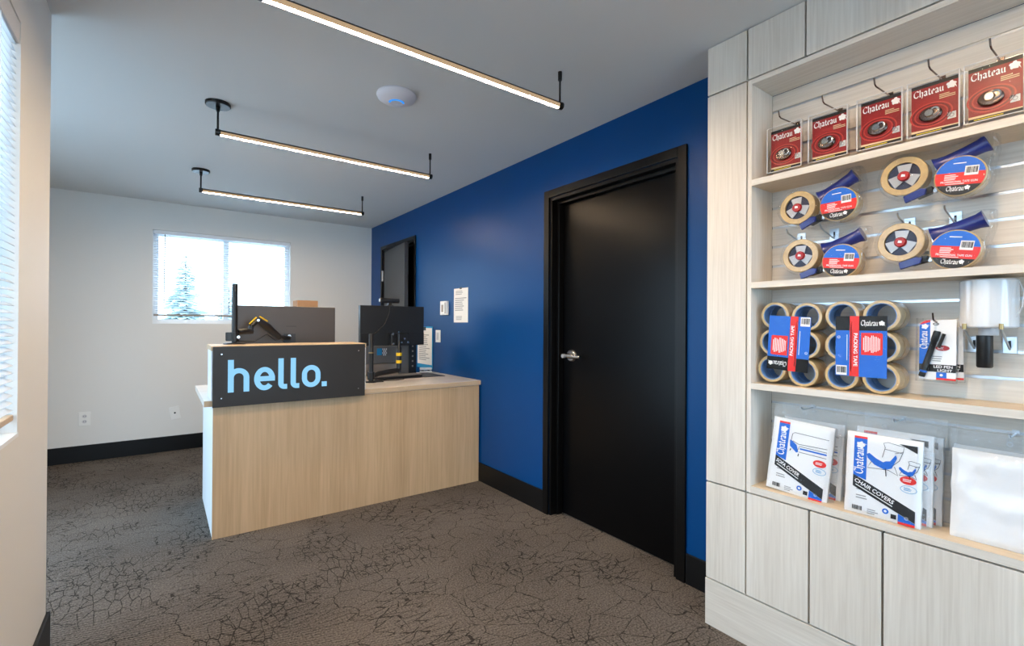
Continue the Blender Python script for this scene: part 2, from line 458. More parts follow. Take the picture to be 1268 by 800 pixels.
def wall_y(name, m, y0, y1, xa, xb, holes):
    b = MB(); x = xa
    for (h0, h1, z0, z1) in sorted(holes):
        b.box(x, h0, y0, y1, 0, H)
        if z0 > 0: b.box(h0, h1, y0, y1, 0, z0)
        if z1 < H: b.box(h0, h1, y0, y1, z1, H)
        x = h1
    b.box(x, xb, y0, y1, 0, H)
    return struct(b.build(name, m))


WB = (-.075, 1.155, 1.25, 2.165)                    # back window x0,x1,z0,z1
WL = (-.2, 2.045, .913, 2.165)                      # left window y0,y1,z0,z1
D1 = (1.43, 2.412, 0, 2.103); D2 = (4.53, 5.40, 0, 2.125)
wall_x('wall_right', 'blue', XB, XB+.16, Y_FR, YB+.16, [D1, D2])
wall_y('wall_back', 'wall', YB, YB+.16, X_ENT, XB, [WB])
wall_x('wall_left', 'wall', XL-.15, XL, Y_FR, YL, [WL])
wall_y('wall_jog', 'wall', YL-.15, YL, X_ENT, XL-.15, [])
wall_x('wall_entry', 'wall', X_ENT-.15, X_ENT, YL-.15, YB+.16, [(2.72, 4.1, .05, 2.15)])
wall_y('wall_front', 'wall', Y_FR-.15, Y_FR, XL-.15, XB+.16, [(-.1, 1.8, .1, 2.25)])
# added black panels stand in for the shade behind the two doors
struct(MB().box(XB+.16, XB+.2, 1.3, 2.6, 0, H).build('shade_panel_behind_door', 'blackframe'))
struct(MB().box(XB+.16, XB+.2, 4.4, 5.6, 0, H).build('shade_panel_behind_far_door', 'blackframe'))


def bb(side, x0, x1, y0, y1): struct(box('baseboard_'+side, 'base', None, x0, x1, y0, y1, 0, .147, bevel=.002))


bb('right', XB-.012, XB, 2.464, 4.485); bb('right_corner', XB-.012, XB, 5.445, YB); bb('right_door', XB-.012, XB, XS*0+1.15, 1.377)
bb('back', X_ENT, XB-.012, YB-.012, YB); bb('left', XL, XL+.012, Y_FR, YL); bb('jog', X_ENT, XL+.012, YL, YL+.012)


# windows ------------------------------------------------------------
def window_y(n, x0, x1, z0, z1, y, ext, mull=None):
    r = bpy.data.objects.new('window_%d' % n, None); COL.objects.link(r); struct(r); r.location = (x0, y, z0)
    W, Hh = x1-x0, z1-z0; t = .045; d0, d1 = (.07, .13) if ext > 0 else (-.13, -.07)
    b = MB()
    for q in ((0, t, 0, Hh), (W-t, W, 0, Hh), (t, W-t, 0, t), (t, W-t, Hh-t, Hh)): b.box(q[0], q[1], d0, d1, q[2], q[3])
    b.build('window_frame', 'vinyl', r)
    if mull:
        box('window_mullion', 'vinyl', r, mull-x0-.024, mull-x0+.024, d0, d1, t, Hh-t)
        g = [(t, mull-x0-.024), (mull-x0+.024, W-t)]
    else: g = [(t, W-t)]
    for a, c in g: box('window_pane', 'glass', r, a, c, (d0+d1)/2-.002, (d0+d1)/2+.002, t, Hh-t)
    return r


def window_x(n, y0, y1, z0, z1, x, mulls=()):
    r = bpy.data.objects.new('window_%d' % n, None); COL.objects.link(r); struct(r); r.location = (x, y0, z0)
    W, Hh = y1-y0, z1-z0; t = .045; d0, d1 = -.13, -.07
    b = MB()
    for q in ((0, t, 0, Hh), (W-t, W, 0, Hh), (t, W-t, 0, t), (t, W-t, Hh-t, Hh)): b.box(d0, d1, q[0], q[1], q[2], q[3])
    b.build('window_frame', 'vinyl', r)
    e = [t]
    for mm in mulls:
        box('window_mullion', 'vinyl', r, d0, d1, mm-y0-.024, mm-y0+.024, t, Hh-t); e += [mm-y0-.024, mm-y0+.024]
    e.append(W-t)
    for i in range(0, len(e), 2): box('window_pane', 'glass', r, -.102, -.098, e[i], e[i+1], t, Hh-t)
    return r


window_y(1, WB[0], WB[1], WB[2], WB[3], YB, 1, .542)
window_x(2, WL[0], WL[1], WL[2], WL[3], XL, (.92,))
window_x(3, 2.72, 4.1, .05, 2.15, X_ENT)
window_y(4, -.1, 1.8, .1, 2.25, Y_FR, -1, .85)
for p, q, a, c in (((.54, YB+.155, 1.707), (-PI/2, 0, 0), 1.22, .91), ((XL-.145, .9225, 1.54), (0, -PI/2, 0), 1.25, 2.245),
                   ((X_ENT-.145, 3.41, 1.1), (0, -PI/2, 0), 2.1, 1.38), ((.85, Y_FR-.145, 1.175), (PI/2, 0, 0), 1.9, 2.15)):
    portal(p, q, a, c)

# blind in the back window
bl = thing('window_blind', 'white horizontal slat blind lowered over the far back window', 'blind', (WB[0], YB+.03, WB[2]))
W_ = WB[1]-WB[0]
box('headrail', 'vinyl', bl, .004, W_-.004, -.025, .02, .875, .913, bevel=.003)
b = MB(); zt = .105
while zt < .868:
    n0 = len(b.v); b.box(.008, W_-.008, -.0125, .0125, -.0006, .0006)
    b.xf(Matrix.Translation((0, 0, zt)) @ Matrix.Rotation(math.radians(-9), 4, 'X'), n0); zt += .0215
o = b.build('slats', 'blind', bl); o['kind'] = 'stuff'
box('bottom_rail', 'lgrey', bl, .008, W_-.008, -.013, .013, .076, .094, bevel=.003)
MB().tube([(.095, -.03, .875), (.09, -.03, .2)], .0045, 6).build('tilt_wand', 'ink', bl)
for x in (.14, .55, .68, 1.1): MB().tube([(x, -.014, .875), (x, -.014, .09)], .0012, 4).build('ladder_cord', 'white', bl)

# blind in the near left window: every slat its own piece
bl = thing('window_blind', 'white slat blind with pale headrail over the near left window', 'blind', (XL-.020, WL[0], WL[2]))
W_ = WL[1]-WL[0]
box('headrail', 'vinyl', bl, -.04, .010, .004, W_-.004, 1.2, 1.25, bevel=.004)
box('valance', 'offwhite', bl, .0105, .018, .002, W_-.002, 1.185, 1.25, bevel=.002)
me = None; zt = .085; k = 0
while zt < 1.195:
    if me is None:
        o = MB().box(-.0125, .0125, .002, W_-.002, -.0007, .0007).build('slat', 'blind', bl); me = o.data
    else:
        o = bpy.data.objects.new('slat', me); COL.objects.link(o); o.parent = bl
    o.location = (0, 0, zt); o.rotation_euler = (0, math.radians(30), 0); zt += .0225
box('bottom_rail', 'edge', bl, -.013, .013, .006, W_-.006, .05, .068, bevel=.003)
for y in (.25, .8, 1.4, 2.05): MB().tube([(.0145, y, 1.2), (.0145, y, .06)], .0012, 4).build('ladder_cord', 'white', bl)
struct(box('trim_1', 'vinyl', None, XL-.069, XL+.003, WL[0]+.001, WL[1]-.001, WL[2]+.0005, WL[2]+.012))


# doors ---------------------------------------------------------------
def door_frame(n, y0, y1, top, lip=.05):
    r = bpy.data.objects.new('door_%d' % n, None); COL.objects.link(r); struct(r); r.location = (XB, (y0+y1)/2, 0)
    w2 = (y1-y0)/2
    b = MB()          # face and jamb returns of the pressed-metal frame
    for a, c, e, g in ((-w2-lip, -w2, 0, top+lip), (w2, w2+lip, 0, top+lip), (-w2, w2, top, top+lip)): b.box(-.014, -.0005, a, c, e, g)
    fr = b.build('door_frame', 'blackframe', r, bevel=.002)
    b = MB().box(-.0005, .14, -w2-.0, -w2+.02, 0, top).box(-.0005, .14, w2-.02, w2, 0, top).box(-.0005, .14, -w2+.02, w2-.02, top-.02, top)
    b.build('door_jamb', 'blackframe', r)
    b = MB().box(.045, .085, -w2+.02, -w2+.04, 0, top-.02).box(.045, .085, w2-.04, w2-.02, 0, top-.02).box(.045, .085, -w2+.04, w2-.04, top-.04, top-.02)
    b.build('door_stop', 'blackframe', r, bevel=.002)
    return r, w2


d1, w2 = door_frame(1, D1[0], D1[1], D1[3]); d1['label'] = 'tall black door with lever handle in the blue wall'
leaf = box('door_leaf', 'blackdoor', d1, .087, .128, -w2+.022, w2-.022, .008, D1[3]-.022, bevel=.002)
hb = (.087, .365, 1.06)
lv = thing('x', '', ''); bpy.data.objects.remove(lv)
h = MB().lathe([(.0, -.018), (.034, -.018), (.041, -.011), (.043, 0)], hb, 'x', 28).build('rose', 'steel', leaf, smooth=True)
b = MB().lathe([(.0, -.066), (.0135, -.066), (.016, -.06), (.0155, -.016)], hb, 'x', 20)
b.tube([(hb[0]-.05, hb[1], hb[2]), (hb[0]-.052, hb[1]-.03, hb[2]-.001), (hb[0]-.05, hb[1]-.07, hb[2]-.003), (hb[0]-.046, hb[1]-.118, hb[2]-.004)], [.0155, .0145, .013, .012], 12)
b.build('lever_handle', 'steel', leaf, smooth=True)
MB().lathe([(0, -.088), (.011, -.088), (.0135, -.085), (.0135, -.066)], hb, 'x', 16).build('lock_button', 'silver', leaf, smooth=True)
box('latch_plate', 'steel', leaf, -.0012+.087, .087, w2-.024-.012, w2-.024, 1.03, 1.09)

d2, w2 = door_frame(2, D2[0], D2[1], D2[3], .04); d2['label'] = 'far charcoal door slightly ajar near the back corner'
b = MB().box(.0, .04, -(2*w2-.05), 0, .008, D2[3]-.03)
lf = b.build('door_leaf', 'greydoor', d2, bevel=.002); lf.location = (.005, w2-.024, 0); lf.rotation_euler = (0, 0, math.radians(-7))
for z in (.25, 1.05, 1.82):
    MB().lathe([(.0, -.06), (.012, -.06), (.012, .06), (0, .06)], (-.012, .012, z), 'z', 10).build('hinge', 'silver', lf, smooth=True)

# ================================================================== ceiling lights
def led_bar(y, label):
    x0, x1, zc = .235, 1.49, 2.283; L = x1-x0
    t = thing('linear_pendant_light', label, 'light', (x0, y, H), group='linear pendant lights on the ceiling')
    zz = zc-H; r = .0155
    pr = [(r*math.cos(a), r*math.sin(a)) for a in [math.radians(12+156*i/12) for i in range(13)]]
    n = len(pr); b = MB(); b.v = [(0, p[0], zz+p[1]) for p in pr]+[(L, p[0], zz+p[1]) for p in pr]
    b.f = [(i, i+1, n+i+1, n+i) for i in range(n-1)]+[tuple(range(n)), tuple(range(2*n-1, n-1, -1)), (n-1, 0, n, 2*n-1)]
    b.build('housing', 'led_house', t, smooth=True)
    b = MB().box(.012, L-.012, -.0084, .0084, zz-.0128, zz-.0108)
    b.build('diffuser', 'ledglow', t)
    for g0 in (169, 308):
        ps = [(r*math.cos(a), r*math.sin(a)) for a in [math.radians(g0+63*i/6) for i in range(7)]]+[(0, 0)]
        n = len(ps); b = MB(); b.v = [(.012, p[0], zz+p[1]) for p in ps]+[(L-.012, p[0], zz+p[1]) for p in ps]
        b.f = [(i, (i+1) % n, n+(i+1) % n, n+i) for i in range(n)]; b.build('diffuser_side', 'ledside', t)
    for x in (0, L): MB().lathe([(0, -.012), (.0175, -.012), (.0175, .012), (0, .012)], (x, 0, zz), 'x', 20).build('end_cap', 'blkm', t, smooth=True)
    MB().tube([(0, 0, zz), (0, 0, -.012)], .0055, 8).build('rod', 'blkm', t, smooth=True)
    MB().tube([(L, 0, zz), (L, 0, 0)], .0045, 8).build('rod', 'blkm', t, smooth=True)
    MB().lathe([(0, -.018), (.056, -.018), (.060, -.014), (.060, 0)], (0, 0, 0), 'z', 36).build('canopy', 'blkm', t, smooth=True)
    MB().lathe([(0, -.045), (.009, -.045), (.011, -.02), (.011, -.017)], (0, 0, 0), 'z', 12).build('ferrule', 'blkm', t, smooth=True)
    MB().lathe([(0, -.04), (.0095, -.04), (.0095, 0)], (L, 0, 0), 'z', 12).build('ferrule', 'blkm', t, smooth=True)


led_bar(1.663, 'linear pendant light nearest the camera, cut by the top edge')
led_bar(3.0, 'middle linear pendant light over the reception desk front')
led_bar(4.385, 'linear pendant light nearest the back window')
led_bar(.315, 'linear pendant light above the camera, outside the picture')

t = thing('wireless_access_point', 'white domed wireless access point on the ceiling with blue ring', 'access point', (.965, 2.33, H))
MB().lathe([(.097, 0), (.1, -.008), (.094, -.022), (.075, -.034), (.036, -.043), (.034, -.041), (.0, -.043)], n=48).build('dome', 'ap', t, smooth=True)
b = MB(); R0, R1 = .031, .0395
for i in range(24):
    a0, a1 = [math.radians(-112-85+170*(i+k)/24) for k in (0, 1)]
    n0 = len(b.v)
    for a in (a0, a1):
        for rr_, z in ((R0, -.0465), (R1, -.0465), (R1, -.040), (R0, -.040)): b.v.append((rr_*math.cos(a), rr_*math.sin(a), z))
    b.f += [(n0+0, n0+1, n0+5, n0+4), (n0+1, n0+2, n0+6, n0+5), (n0+2, n0+3, n0+7, n0+6), (n0+3, n0, n0+4, n0+7)]
b.build('status_ring', 'apblue', t)

# ================================================================== reception desk
YD = 3.262
dk = thing('reception_desk', 'pale oak reception desk with white worktop against the blue wall', 'desk', (.243, YD, 0))
DW = XB-.014-.243
box('front_panel', 'desk', dk, 0, DW, 0, .02, .0, .772)
box('side_panel', 'vinyl', dk, 0.001, .022, .0205, .82, 0, .772)
box('end_panel', 'vinyl', dk, DW-.02, DW, .0205, .82, 0, .772)
wt = box('worktop', 'top', dk, -.046, DW+.013, -.008, .85, .774, .81, bevel=.0015)
box('edge_band', 'edge', wt, -.044, DW+.01, -.0095, -.008, .776, .808)
box('kick_rail', 'vinyl', dk, .03, DW-.03, .5, .52, .0, .77)
# raised transaction ledge behind the sign
rs = box('riser', 'vinyl', dk, -.012, .884, -.036, .015, .811, 1.098)
box('riser_back', 'vinyl', dk, -.012, .884, .2, .22, .811, 1.098)
box('riser_end', 'vinyl', dk, -.012, .008, .016, .199, .811, 1.098)
box('riser_end', 'vinyl', dk, .864, .884, .016, .199, .811, 1.098)
rt = box('ledge_top', 'edge', dk, -.014, .886, -.038, .26, .1*0+1.099, 1.127, bevel=.001)

sg = thing('hello_sign', 'charcoal sign with glowing blue hello lettering on the desk front', 'sign', (.236, YD-.04, .774))
box('panel', 'signp', sg, 0, .879, -.018, -.001, 0, .349, bevel=.0015)
for x in (.043, .833):
    for z in (.052, .305): MB().lathe([(0, -.0225), (.004, -.0225), (.0055, -.018)], (x, 0, z), 'y', 14).build('screw', 'steel', sg, smooth=True)


def arc(cx, cz, rx, rz, a0, a1, n=18): return [(cx+rx*math.cos(math.radians(a0+(a1-a0)*i/n)), cz+rz*math.sin(math.radians(a0+(a1-a0)*i/n))) for i in range(n+1)]


S_ = .0295; z0 = .856-.774; xt = .996-.774; at = 1.045-.774; ox = -.236; YF, YK = -.0225, -.0182
def ltr(paths, closed=False):
    b = MB()
    for p in paths: b.ribbon(p, S_, YF, YK, closed)
    return b.build('letter', 'letters', sg)
ltr([[(.3253+ox, z0), (.3253+ox, at)], [(.3253+ox, xt-.055)]+arc(.3655+ox, xt-.055, .0402, .04, 180, 0)+[(.4058+ox, z0)]])
eh = (xt-z0)/2-S_/2; ez = (xt+z0)/2
ltr([arc(.502+ox, ez, .0415, eh, 0, 318, 30), [(.462+ox, ez), (.5583+ox, ez)]])
for lx in (.592, .6622): ltr([[(lx+ox, at), (lx+ox, z0+.034)]+arc(lx+.02+ox, z0+.0345, .02, .0195, 180, 270, 8)+[(lx+.035+ox, z0+.015)]])
ltr([arc(.7687+ox, ez+.012, .0408, eh-.012, 0, 180)+arc(.7687+ox, ez-.012, .0408, eh-.012, 180, 360)], True)
box('letter', 'letters', sg, .833+ox, .8635+ox, YF, YK, z0, z0+.031)

tag(MB().lathe([(0, 0), (.026, 0), (.026, .004), (.016, .006), (.012, .014), (0, .016)], (.285, 3.72, .81), n=20).build('cable_grommet', 'blk', smooth=True), 'small black cable grommet on the worktop left of the sign', 'grommet')

# monitors and arms
def monitor(name, label, loc, W, Hh, backm, rotz=0, chin=0):
    t = thing(name, label, 'monitor', loc, (0, 0, rotz))
    box('back_cover', backm, t, -W/2, W/2, -.018, .012, 0, Hh, bevel=.004)
    box('bezel', 'blk', t, -W/2, W/2, .0125, .02, 0, Hh)
    box('screen', 'screen', t, -W/2+.008, W/2-.008, .0202, .021, .012, Hh-.008)
    if chin: box('lower_cover', 'blk', t, -W/2+.002, W/2-.002, -.024, -.0182, .001, chin, bevel=.002)
    box('vent_slot', 'black', t, -.02, .05, -.0188, -.018, Hh*.60, Hh*.612)
    return t


m1 = monitor('computer_monitor', 'wide dark brown monitor seen from behind above the hello sign', (.735, 3.72, 1.02), .645, .362, 'monback')
m2 = monitor('computer_monitor', 'black monitor seen from behind with a webcam on top, right of the sign', (1.535, 3.76, 1.083), .55, .325, 'blk', 0, .105)

a1 = thing('monitor_arm', 'black articulated monitor arm with yellow trim on the ledge', 'monitor arm', (.37, 3.46, 1.127))
MB().lathe([(.0, 0), (.062, 0), (.062, .005), (.05, .009), (.0, .009)], (0, 0, 0), 'z', 32).build('base_plate', 'blkm', a1, smooth=True)
MB().lathe([(.0, .009), (.0165, .009), (.0165, .378), (.0145, .38), (0, .38)], (0, 0, 0), 'z', 20).build('pole', 'blkm', a1, smooth=True)
MB().box(-.048, -.016, -.02, .02, .02, .075).build('clamp', 'blkm', a1, bevel=.004)
MB().lathe([(0, -.03), (.009, -.03), (.009, -.015)], (.018, -.004, .045), 'y', 12).build('clamp_screw', 'steel', a1, smooth=True)
MB().lathe([(.0167, .02), (.026, .02), (.026, .075), (.0167, .075)], (0, 0, 0), 'z', 20).build('collar', 'blkm', a1, smooth=True)
MB().tube([(.02, .01, .075), (.06, .03, .08), (.105, .06, .08)], .019, 10).build('lower_arm', 'blkm', a1, smooth=True)
MB().tube([(.1, .06, .07), (.1, .06, .115)], .017, 14).build('elbow', 'blkm', a1, smooth=True)
ua = MB().tube([(.1, .06, .112), (.14, .075, .152)], .017, 12).tube([(.14, .075, .152), (.2, .1, .11), (.285, .14, .035)], [.02, .027, .019], 12).build('upper_arm', 'blkm', a1, smooth=True)
MB().tube([(.088, .05, .128), (.13, .06, .172)], .0045, 6).build('trim', 'yellow', ua)
MB().tube([(.15, .066, .178), (.2, .08, .146)], .0045, 6).build('trim', 'yellow', ua)
MB().lathe([(0, -.03), (.008, -.03), (.008, .03), (0, .03)], (.14, .073, .152), 'y', 12).build('pivot', 'steel', ua, smooth=True)
MB().tube([(.285, .14, .035), (.36, .2, .03)], .014, 10).box(.325, .405, .222, .2355, -.02, .06).build('mount_head', 'blkm', a1, smooth=False)
MB().lathe([(0, -.012), (.012, -.012), (.014, 0)], (.36, .212, .042), 'y', 16).build('mount_knob', 'steel', a1, smooth=True)
MB().tube([(.0, .02, .02), (.12, .07, .012), (.2, .1, .06), (.26, .15, .015)], .004, 6).build('cable', 'blk', a1)

a2 = thing('monitor_arm', 'black monitor arm with two yellow bands standing on the worktop', 'monitor arm', (1.30, 3.6, .81))
MB().lathe([(.0, 0), (.045, 0), (.045, .008), (.02, .012), (0, .012)], (0, 0, 0), 'z', 28).box(.02, .09, -.03, .03, .0002, .008).build('base_plate', 'blkm', a2, smooth=False)
MB().lathe([(0, .012), (.0175, .012), (.0175, .37), (.015, .373), (0, .373)], (0, 0, 0), 'z', 20).build('pole', 'blkm', a2, smooth=True)
MB().lathe([(.0178, .223), (.021, .225), (.021, .231), (.0178, .233)], (0, 0, 0), 'z', 20).build('cable_clip', 'gold', a2, smooth=True)
MB().lathe([(.0178, .02), (.027, .02), (.027, .08), (.0178, .08)], (0, 0, 0), 'z', 20).build('collar', 'blkm', a2, smooth=True)
MB().tube([(.02, 0, .05), (.06, .01, .062), (.16, .03, .072), (.248, .04, .08)], [.017, .02, .02, .018], 12).build('lower_arm', 'blkm', a2, smooth=True)
pst = MB().lathe([(0, .06), (.019, .06), (.019, .26), (.013, .27), (.012, .37), (0, .37)], (.245, .045, 0), 'z', 18).build('upright', 'blkm', a2, smooth=True)
for z in (.145, .205): MB().lathe([(.0192, z-.012), (.0225, z-.01), (.0225, z+.012), (.0192, z+.014)], (.245, .045, 0), 'z', 18).build('band', 'yellow', pst, smooth=True)
MB().box(.19, .345, .075, .13, .275, .375).build('mount_plate', 'blkm', a2, bevel=.006)
for x, z in ((.20, .37), (.205, .29), (.25, .385), (.275, .3), (.30, .33), (.33, .3)):
    MB().lathe([(0, -.012), (.008, -.012), (.010, 0)], (x, .074, z), 'y', 12).build('knob', 'steel', a2, smooth=True)

wc = thing('webcam', 'black bar webcam clipped on top of the right monitor', 'webcam', (1.505, 3.75, 1.409))
MB().tube([(-.083, 0, .043), (-.078, 0, .043), (.078, 0, .043), (.083, 0, .043)], [.015, .021, .021, .015], 14).build('body', 'blk', wc, smooth=True)
MB().box(-.014, .014, -.014, .014, .0, .03).box(-.025, .025, -.02, .04, -.0, .006).build('clip', 'blk', wc, bevel=.002)
MB().lathe([(0, .02), (.009, .02), (.011, .015)], (0, 0, .043), 'y', 14).build('lens', 'screen', wc, smooth=True)
MB().tube([(0, -.014, .012), (-.01, -.022, -.06), (-.05, -.03, -.15), (-.12, -.04, -.215), (-.17, -.06, -.25)], .0028, 6).build('cable', 'blk', wc)
MB().lathe([(0, -.002), (.0125, -.002), (.0125, .002), (0, .002)], (-.084, 0, .043), 'x', 14).build('end_cap', 'silver', wc, smooth=True)

kb = thing('computer_keyboard', 'black keyboard on the worktop under the right monitor', 'keyboard', (1.575, 3.78, .8135), (0, 0, math.radians(4)))
box('case', 'blk', kb, -.21, .21, -.07, .07, 0, .018, bevel=.003)
km = None
for r in range(5):
    for c in range(18):
        x = -.196+c*.0232; y = -.055+r*.0265
        if km is None: o = box('key', 'grey', kb, -.0095, .0095, -.0105, .0105, 0, .006, bevel=.001); km = o.data
        else: o = bpy.data.objects.new('key', km); COL.objects.link(o); o.parent = kb
        o.location = (x, y, .0182)
tag(box('desk_mat', 'mat', None, 1.42, 1.99, 3.69, 4.02, .8102, .8132), 'dark navy desk mat under the keyboard', 'desk mat')

pc = thing('computer_tower', 'black desktop computer tower standing behind the right monitor', 'computer', (1.80, 4.0, .8135))
box('case', 'grey', pc, -.085, .0, .03, .10, .0, .30, bevel=.003)
box('front_panel', 'blk', pc, .0005, .07, .02, .10, .0, .30, bevel=.003)
for i in range(5): box('port', 'lgrey', pc, .028, .042, .0185, .02, .06+i*.045, .075+i*.045)

lp = thing('label_printer', 'grey office printer with blue sticker behind the right monitor', 'printer', (1.545, 3.93, .8135))
box('body', 'lgrey', lp, -.15, .15, .09, .16, .0, .10, bevel=.006)
box('lid', 'grey', lp, -.155, .155, .085, .165, .102, .255, bevel=.006)
box('sticker', 'cyan', lp, -.045, .0, .0835, .085, .175, .235)
b = MB()
for i in range(5):
    for j in range(4):
        if (i+j) % 2: b.box(.004+i*.008, .012+i*.008, .0835, .085, .17+j*.016, .186+j*.016)
b.build('checker_sticker', 'wht', lp)

def carton(label, loc, w, d, hh):
    t = thing('cardboard_carton', label, 'box', loc)
    box('carton_body', 'card', t, -w/2, w/2, -d/2, d/2, 0, hh)
    box('carton_flap', 'card', t, -w/2, -.001, -d/2, d/2, hh+.0002, hh+.003); box('carton_flap', 'card', t, .001, w/2, -d/2, d/2, hh+.0002, hh+.003)
    box('packing_strip', 'tan', t, -.02, .02, -d/2-.0006, d/2+.0006, hh+.0032, hh+.0038)
carton('tall brown cardboard carton showing above the left monitor', (.91, 3.99, .81), .15, .15, .625)
carton('small brown cardboard carton showing between sign and right monitor', (1.262, 3.96, .81), .13, .12, .262)

hp = thing('hole_punch', 'white hole punch with black springs on the worktop by the blue wall', 'hole punch', (1.985, 4.06, .8135), (0, 0, math.radians(-25)))
box('base', 'white', hp, -.055, .055, -.03, .03, 0, .012, bevel=.002)
box('lever', 'white', hp, -.055, .055, -.02, .025, .022, .042, bevel=.004)
for x in (-.028, .028): MB().lathe([(0, .012), (.012, .012), (.012, .022), (0, .022)], (x, 0, 0), 'z', 14).build('spring', 'blk', hp, smooth=True)

b = MB().tube([(1.62, 3.69, .816), (1.57, 3.62, .814), (1.5, 3.6, .8135), (1.42, 3.64, .814), (1.36, 3.72, .82)], .0032, 6)
tag(b.build('keyboard_cable', 'blk', smooth=True), 'thin black cable looping in front of the keyboard', 'cable')

# ================================================================== things on the walls (local x to the right, facing the room)
RW = -PI/2                                    # faces -x


def on_blue(name, label, cat, y, z): return thing(name, label, cat, (XB-.0005, y, z), (0, 0, RW))


t = on_blue('wall_notice', 'white paper notice taped to the blue wall', 'paper', 3.58, 1.425)
box('sheet', 'paper', t, -.121, .118, -.0025, -.0005, -.148, .148)
bars(t, 'ink', -.09, .06, .09, .13, 3, -.0026, seed=3); bars(t, 'ink', -.1, .1, -.05, .07, 7, -.0026, seed=4); bars(t, 'ink', -.08, .03, -.13, -.09, 3, -.0026, seed=5)
box('clip', 'blk', t, -.015, .015, -.006, -.0026, .14, .155)

t = on_blue('thermostat', 'white wall thermostat beside the paper notice', 'thermostat', 3.855, 1.407)
box('body', 'white', t, -.058, .058, -.028, -.0005, -.063, .063, bevel=.004)
box('display', 'lgrey', t, -.03, .005, -.0288, -.028, -.035, .03)
box('side_vent', 'ink', t, .03, .05, -.0288, -.028, -.05, .05)

t = on_blue('light_switch', 'white rocker light switch below the thermostat', 'switch', 3.993, 1.149)
box('plate', 'white', t, -.046, .046, -.007, -.0005, -.057, .057, bevel=.002)
box('rocker', 'offwhite', t, -.017, .017, -.011, -.007, -.034, .034, bevel=.002)

t = on_blue('clipboard', 'cyan edged clipboard with white sheet hung on the blue wall', 'clipboard', 4.27, 1.035)
box('board', 'cyan', t, -.168, .165, -.006, -.0005, -.203, .203, bevel=.001)
box('sheet', 'paper', t, -.155, .158, -.0075, -.0062, -.165, .188)
box('clip', 'blk', t, -.03, .03, -.014, -.0076, .165, .2, bevel=.002)
bars(t, 'ink', -.12, .11, -.13, .13, 14, -.0076, seed=8)


def outlet(label, x, z, rot, duplex, name):
    t = thing(name, label, 'outlet', (x, YB-.0005, z), (0, rot, 0))
    box('plate', 'white', t, -.041, .041, -.007, -.0005, -.062, .062, bevel=.002)
    if duplex:
        for zz in (-.024, .024):
            MB().prism(circ(0, zz, .017, .0155, 16), -.0085, -.0071).build('socket', 'offwhite', t)
            MB().box(-.008, -.0055, -.0089, -.0086, zz-.004, zz+.006).box(.0055, .008, -.0089, -.0086, zz-.004, zz+.006).build('slot', 'black', t)
    else:
        MB().lathe([(0, -.012), (.0075, -.012), (.0085, -.007)], (0, 0, 0), 'y', 14).build('jack', 'blk', t, smooth=True)


outlet('white duplex outlet low on the back wall, left one', -.558, .385, 0, True, 'wall_outlet')
outlet('tilted white cable jack plate low on the back wall beside the desk', .11, .371, math.radians(-9), False, 'cable_jack_plate')

# ================================================================== built-in display cabinet
XN = 2.035                                     # slat wall face
Y1, Y0 = 1.1475, -.62
cb = thing('display_cabinet', 'pale ash built-in display cabinet with slat wall shelves', 'cabinet', (XS, Y1, 0), (0, 0, RW))
# local: x to the right (= -world y), y into the wall, z up
def lx(y): return Y1-y
G = .0033; T = .019
def panel(y0, y1, z0, z1, m='wood', name='panel'):
    return box(name, m, cb, lx(y1)+G, lx(y0)-G, 0, T, z0+G, z1-G, bevel=.0008)
ZK, ZM, ZT = .196, .603, 2.233
box('carcass', 'dark', cb, .0055, lx(.9745), .0195, XB-XS-.002, .002, H-.003)
MB().box(lx(.9745)+.0002, lx(Y0), .0195, XB-XS-.002, .002, ZM-.001).box(lx(.9745)+.0002, lx(Y0), .0195, XB-XS-.002, ZT+.001, H-.003).build('carcass', 'dark', cb)
box('end_panel', 'wood', cb, .0002, .0053, .0195, XB-XS-.003, .001, H-.002)
panel(.9745, Y1, ZK, ZM); panel(.9745, Y1, ZM, ZT); panel(.9745, Y1, ZT, H)
e = [.9745, .7625, .33, -.1, Y0]
for a, c in zip(e, e[1:]): panel(c, a, ZT, H)
e = [.9745, .746, .5305, .1, -.26, Y0]
for a, c in zip(e, e[1:]): panel(c, a, ZK, ZM, name='door')
box('kick_panel', 'woodh', cb, .0002, lx(Y0), 0, T, .0, ZK-G, bevel=.0008)
# niche lining: its front edges form the thin frame
NX0, NX1 = lx(.9725), lx(Y0); DD = XN-XS
box('niche_side', 'wood', cb, NX0+.0005, NX0+.0165, 0, DD, ZM+.003, ZT-.003)
box('niche_side', 'wood', cb, NX1-.0165, NX1, 0, DD, ZM+.003, ZT-.003)
box('niche_top', 'woodh', cb, NX0+.017, NX1-.017, 0, DD, 2.212, ZT-.003)
box('niche_bottom', 'woods', cb, NX0+.017, NX1-.017, 0.0012, DD, ZM+.003, .632)
box('front_edge', 'woodh', cb, NX0+.017, NX1-.017, 0, .001, ZM+.003, .632)
for z in (1.036, 1.4315, 1.8345):
    s = box('shelf', 'woods', cb, NX0+.017, NX1-.017, .0012, DD-.0005, z-.0235, z)
    box('front_edge', 'woodh', s, NX0+.017, NX1-.017, 0, .001, z-.0235, z)
gz = [.708+.0797*i for i in range(19)]
prev = .633
for i, z in enumerate(gz+[2.2115+.004]):
    top = z-.0048
    box('slat_board', 'woodh', cb, NX0+.017, NX1-.017, DD, DD+.016, prev, top, bevel=.0005)
    if i < len(gz): box('groove_strip', 'alu', cb, NX0+.017, NX1-.017, DD+.003, DD+.016, top+.0003, z+.0045)
    prev = z+.0048
box('niche_back', 'dark', cb, NX0+.017, NX1-.017, DD+.0165, DD+.028, .633, 2.2115)


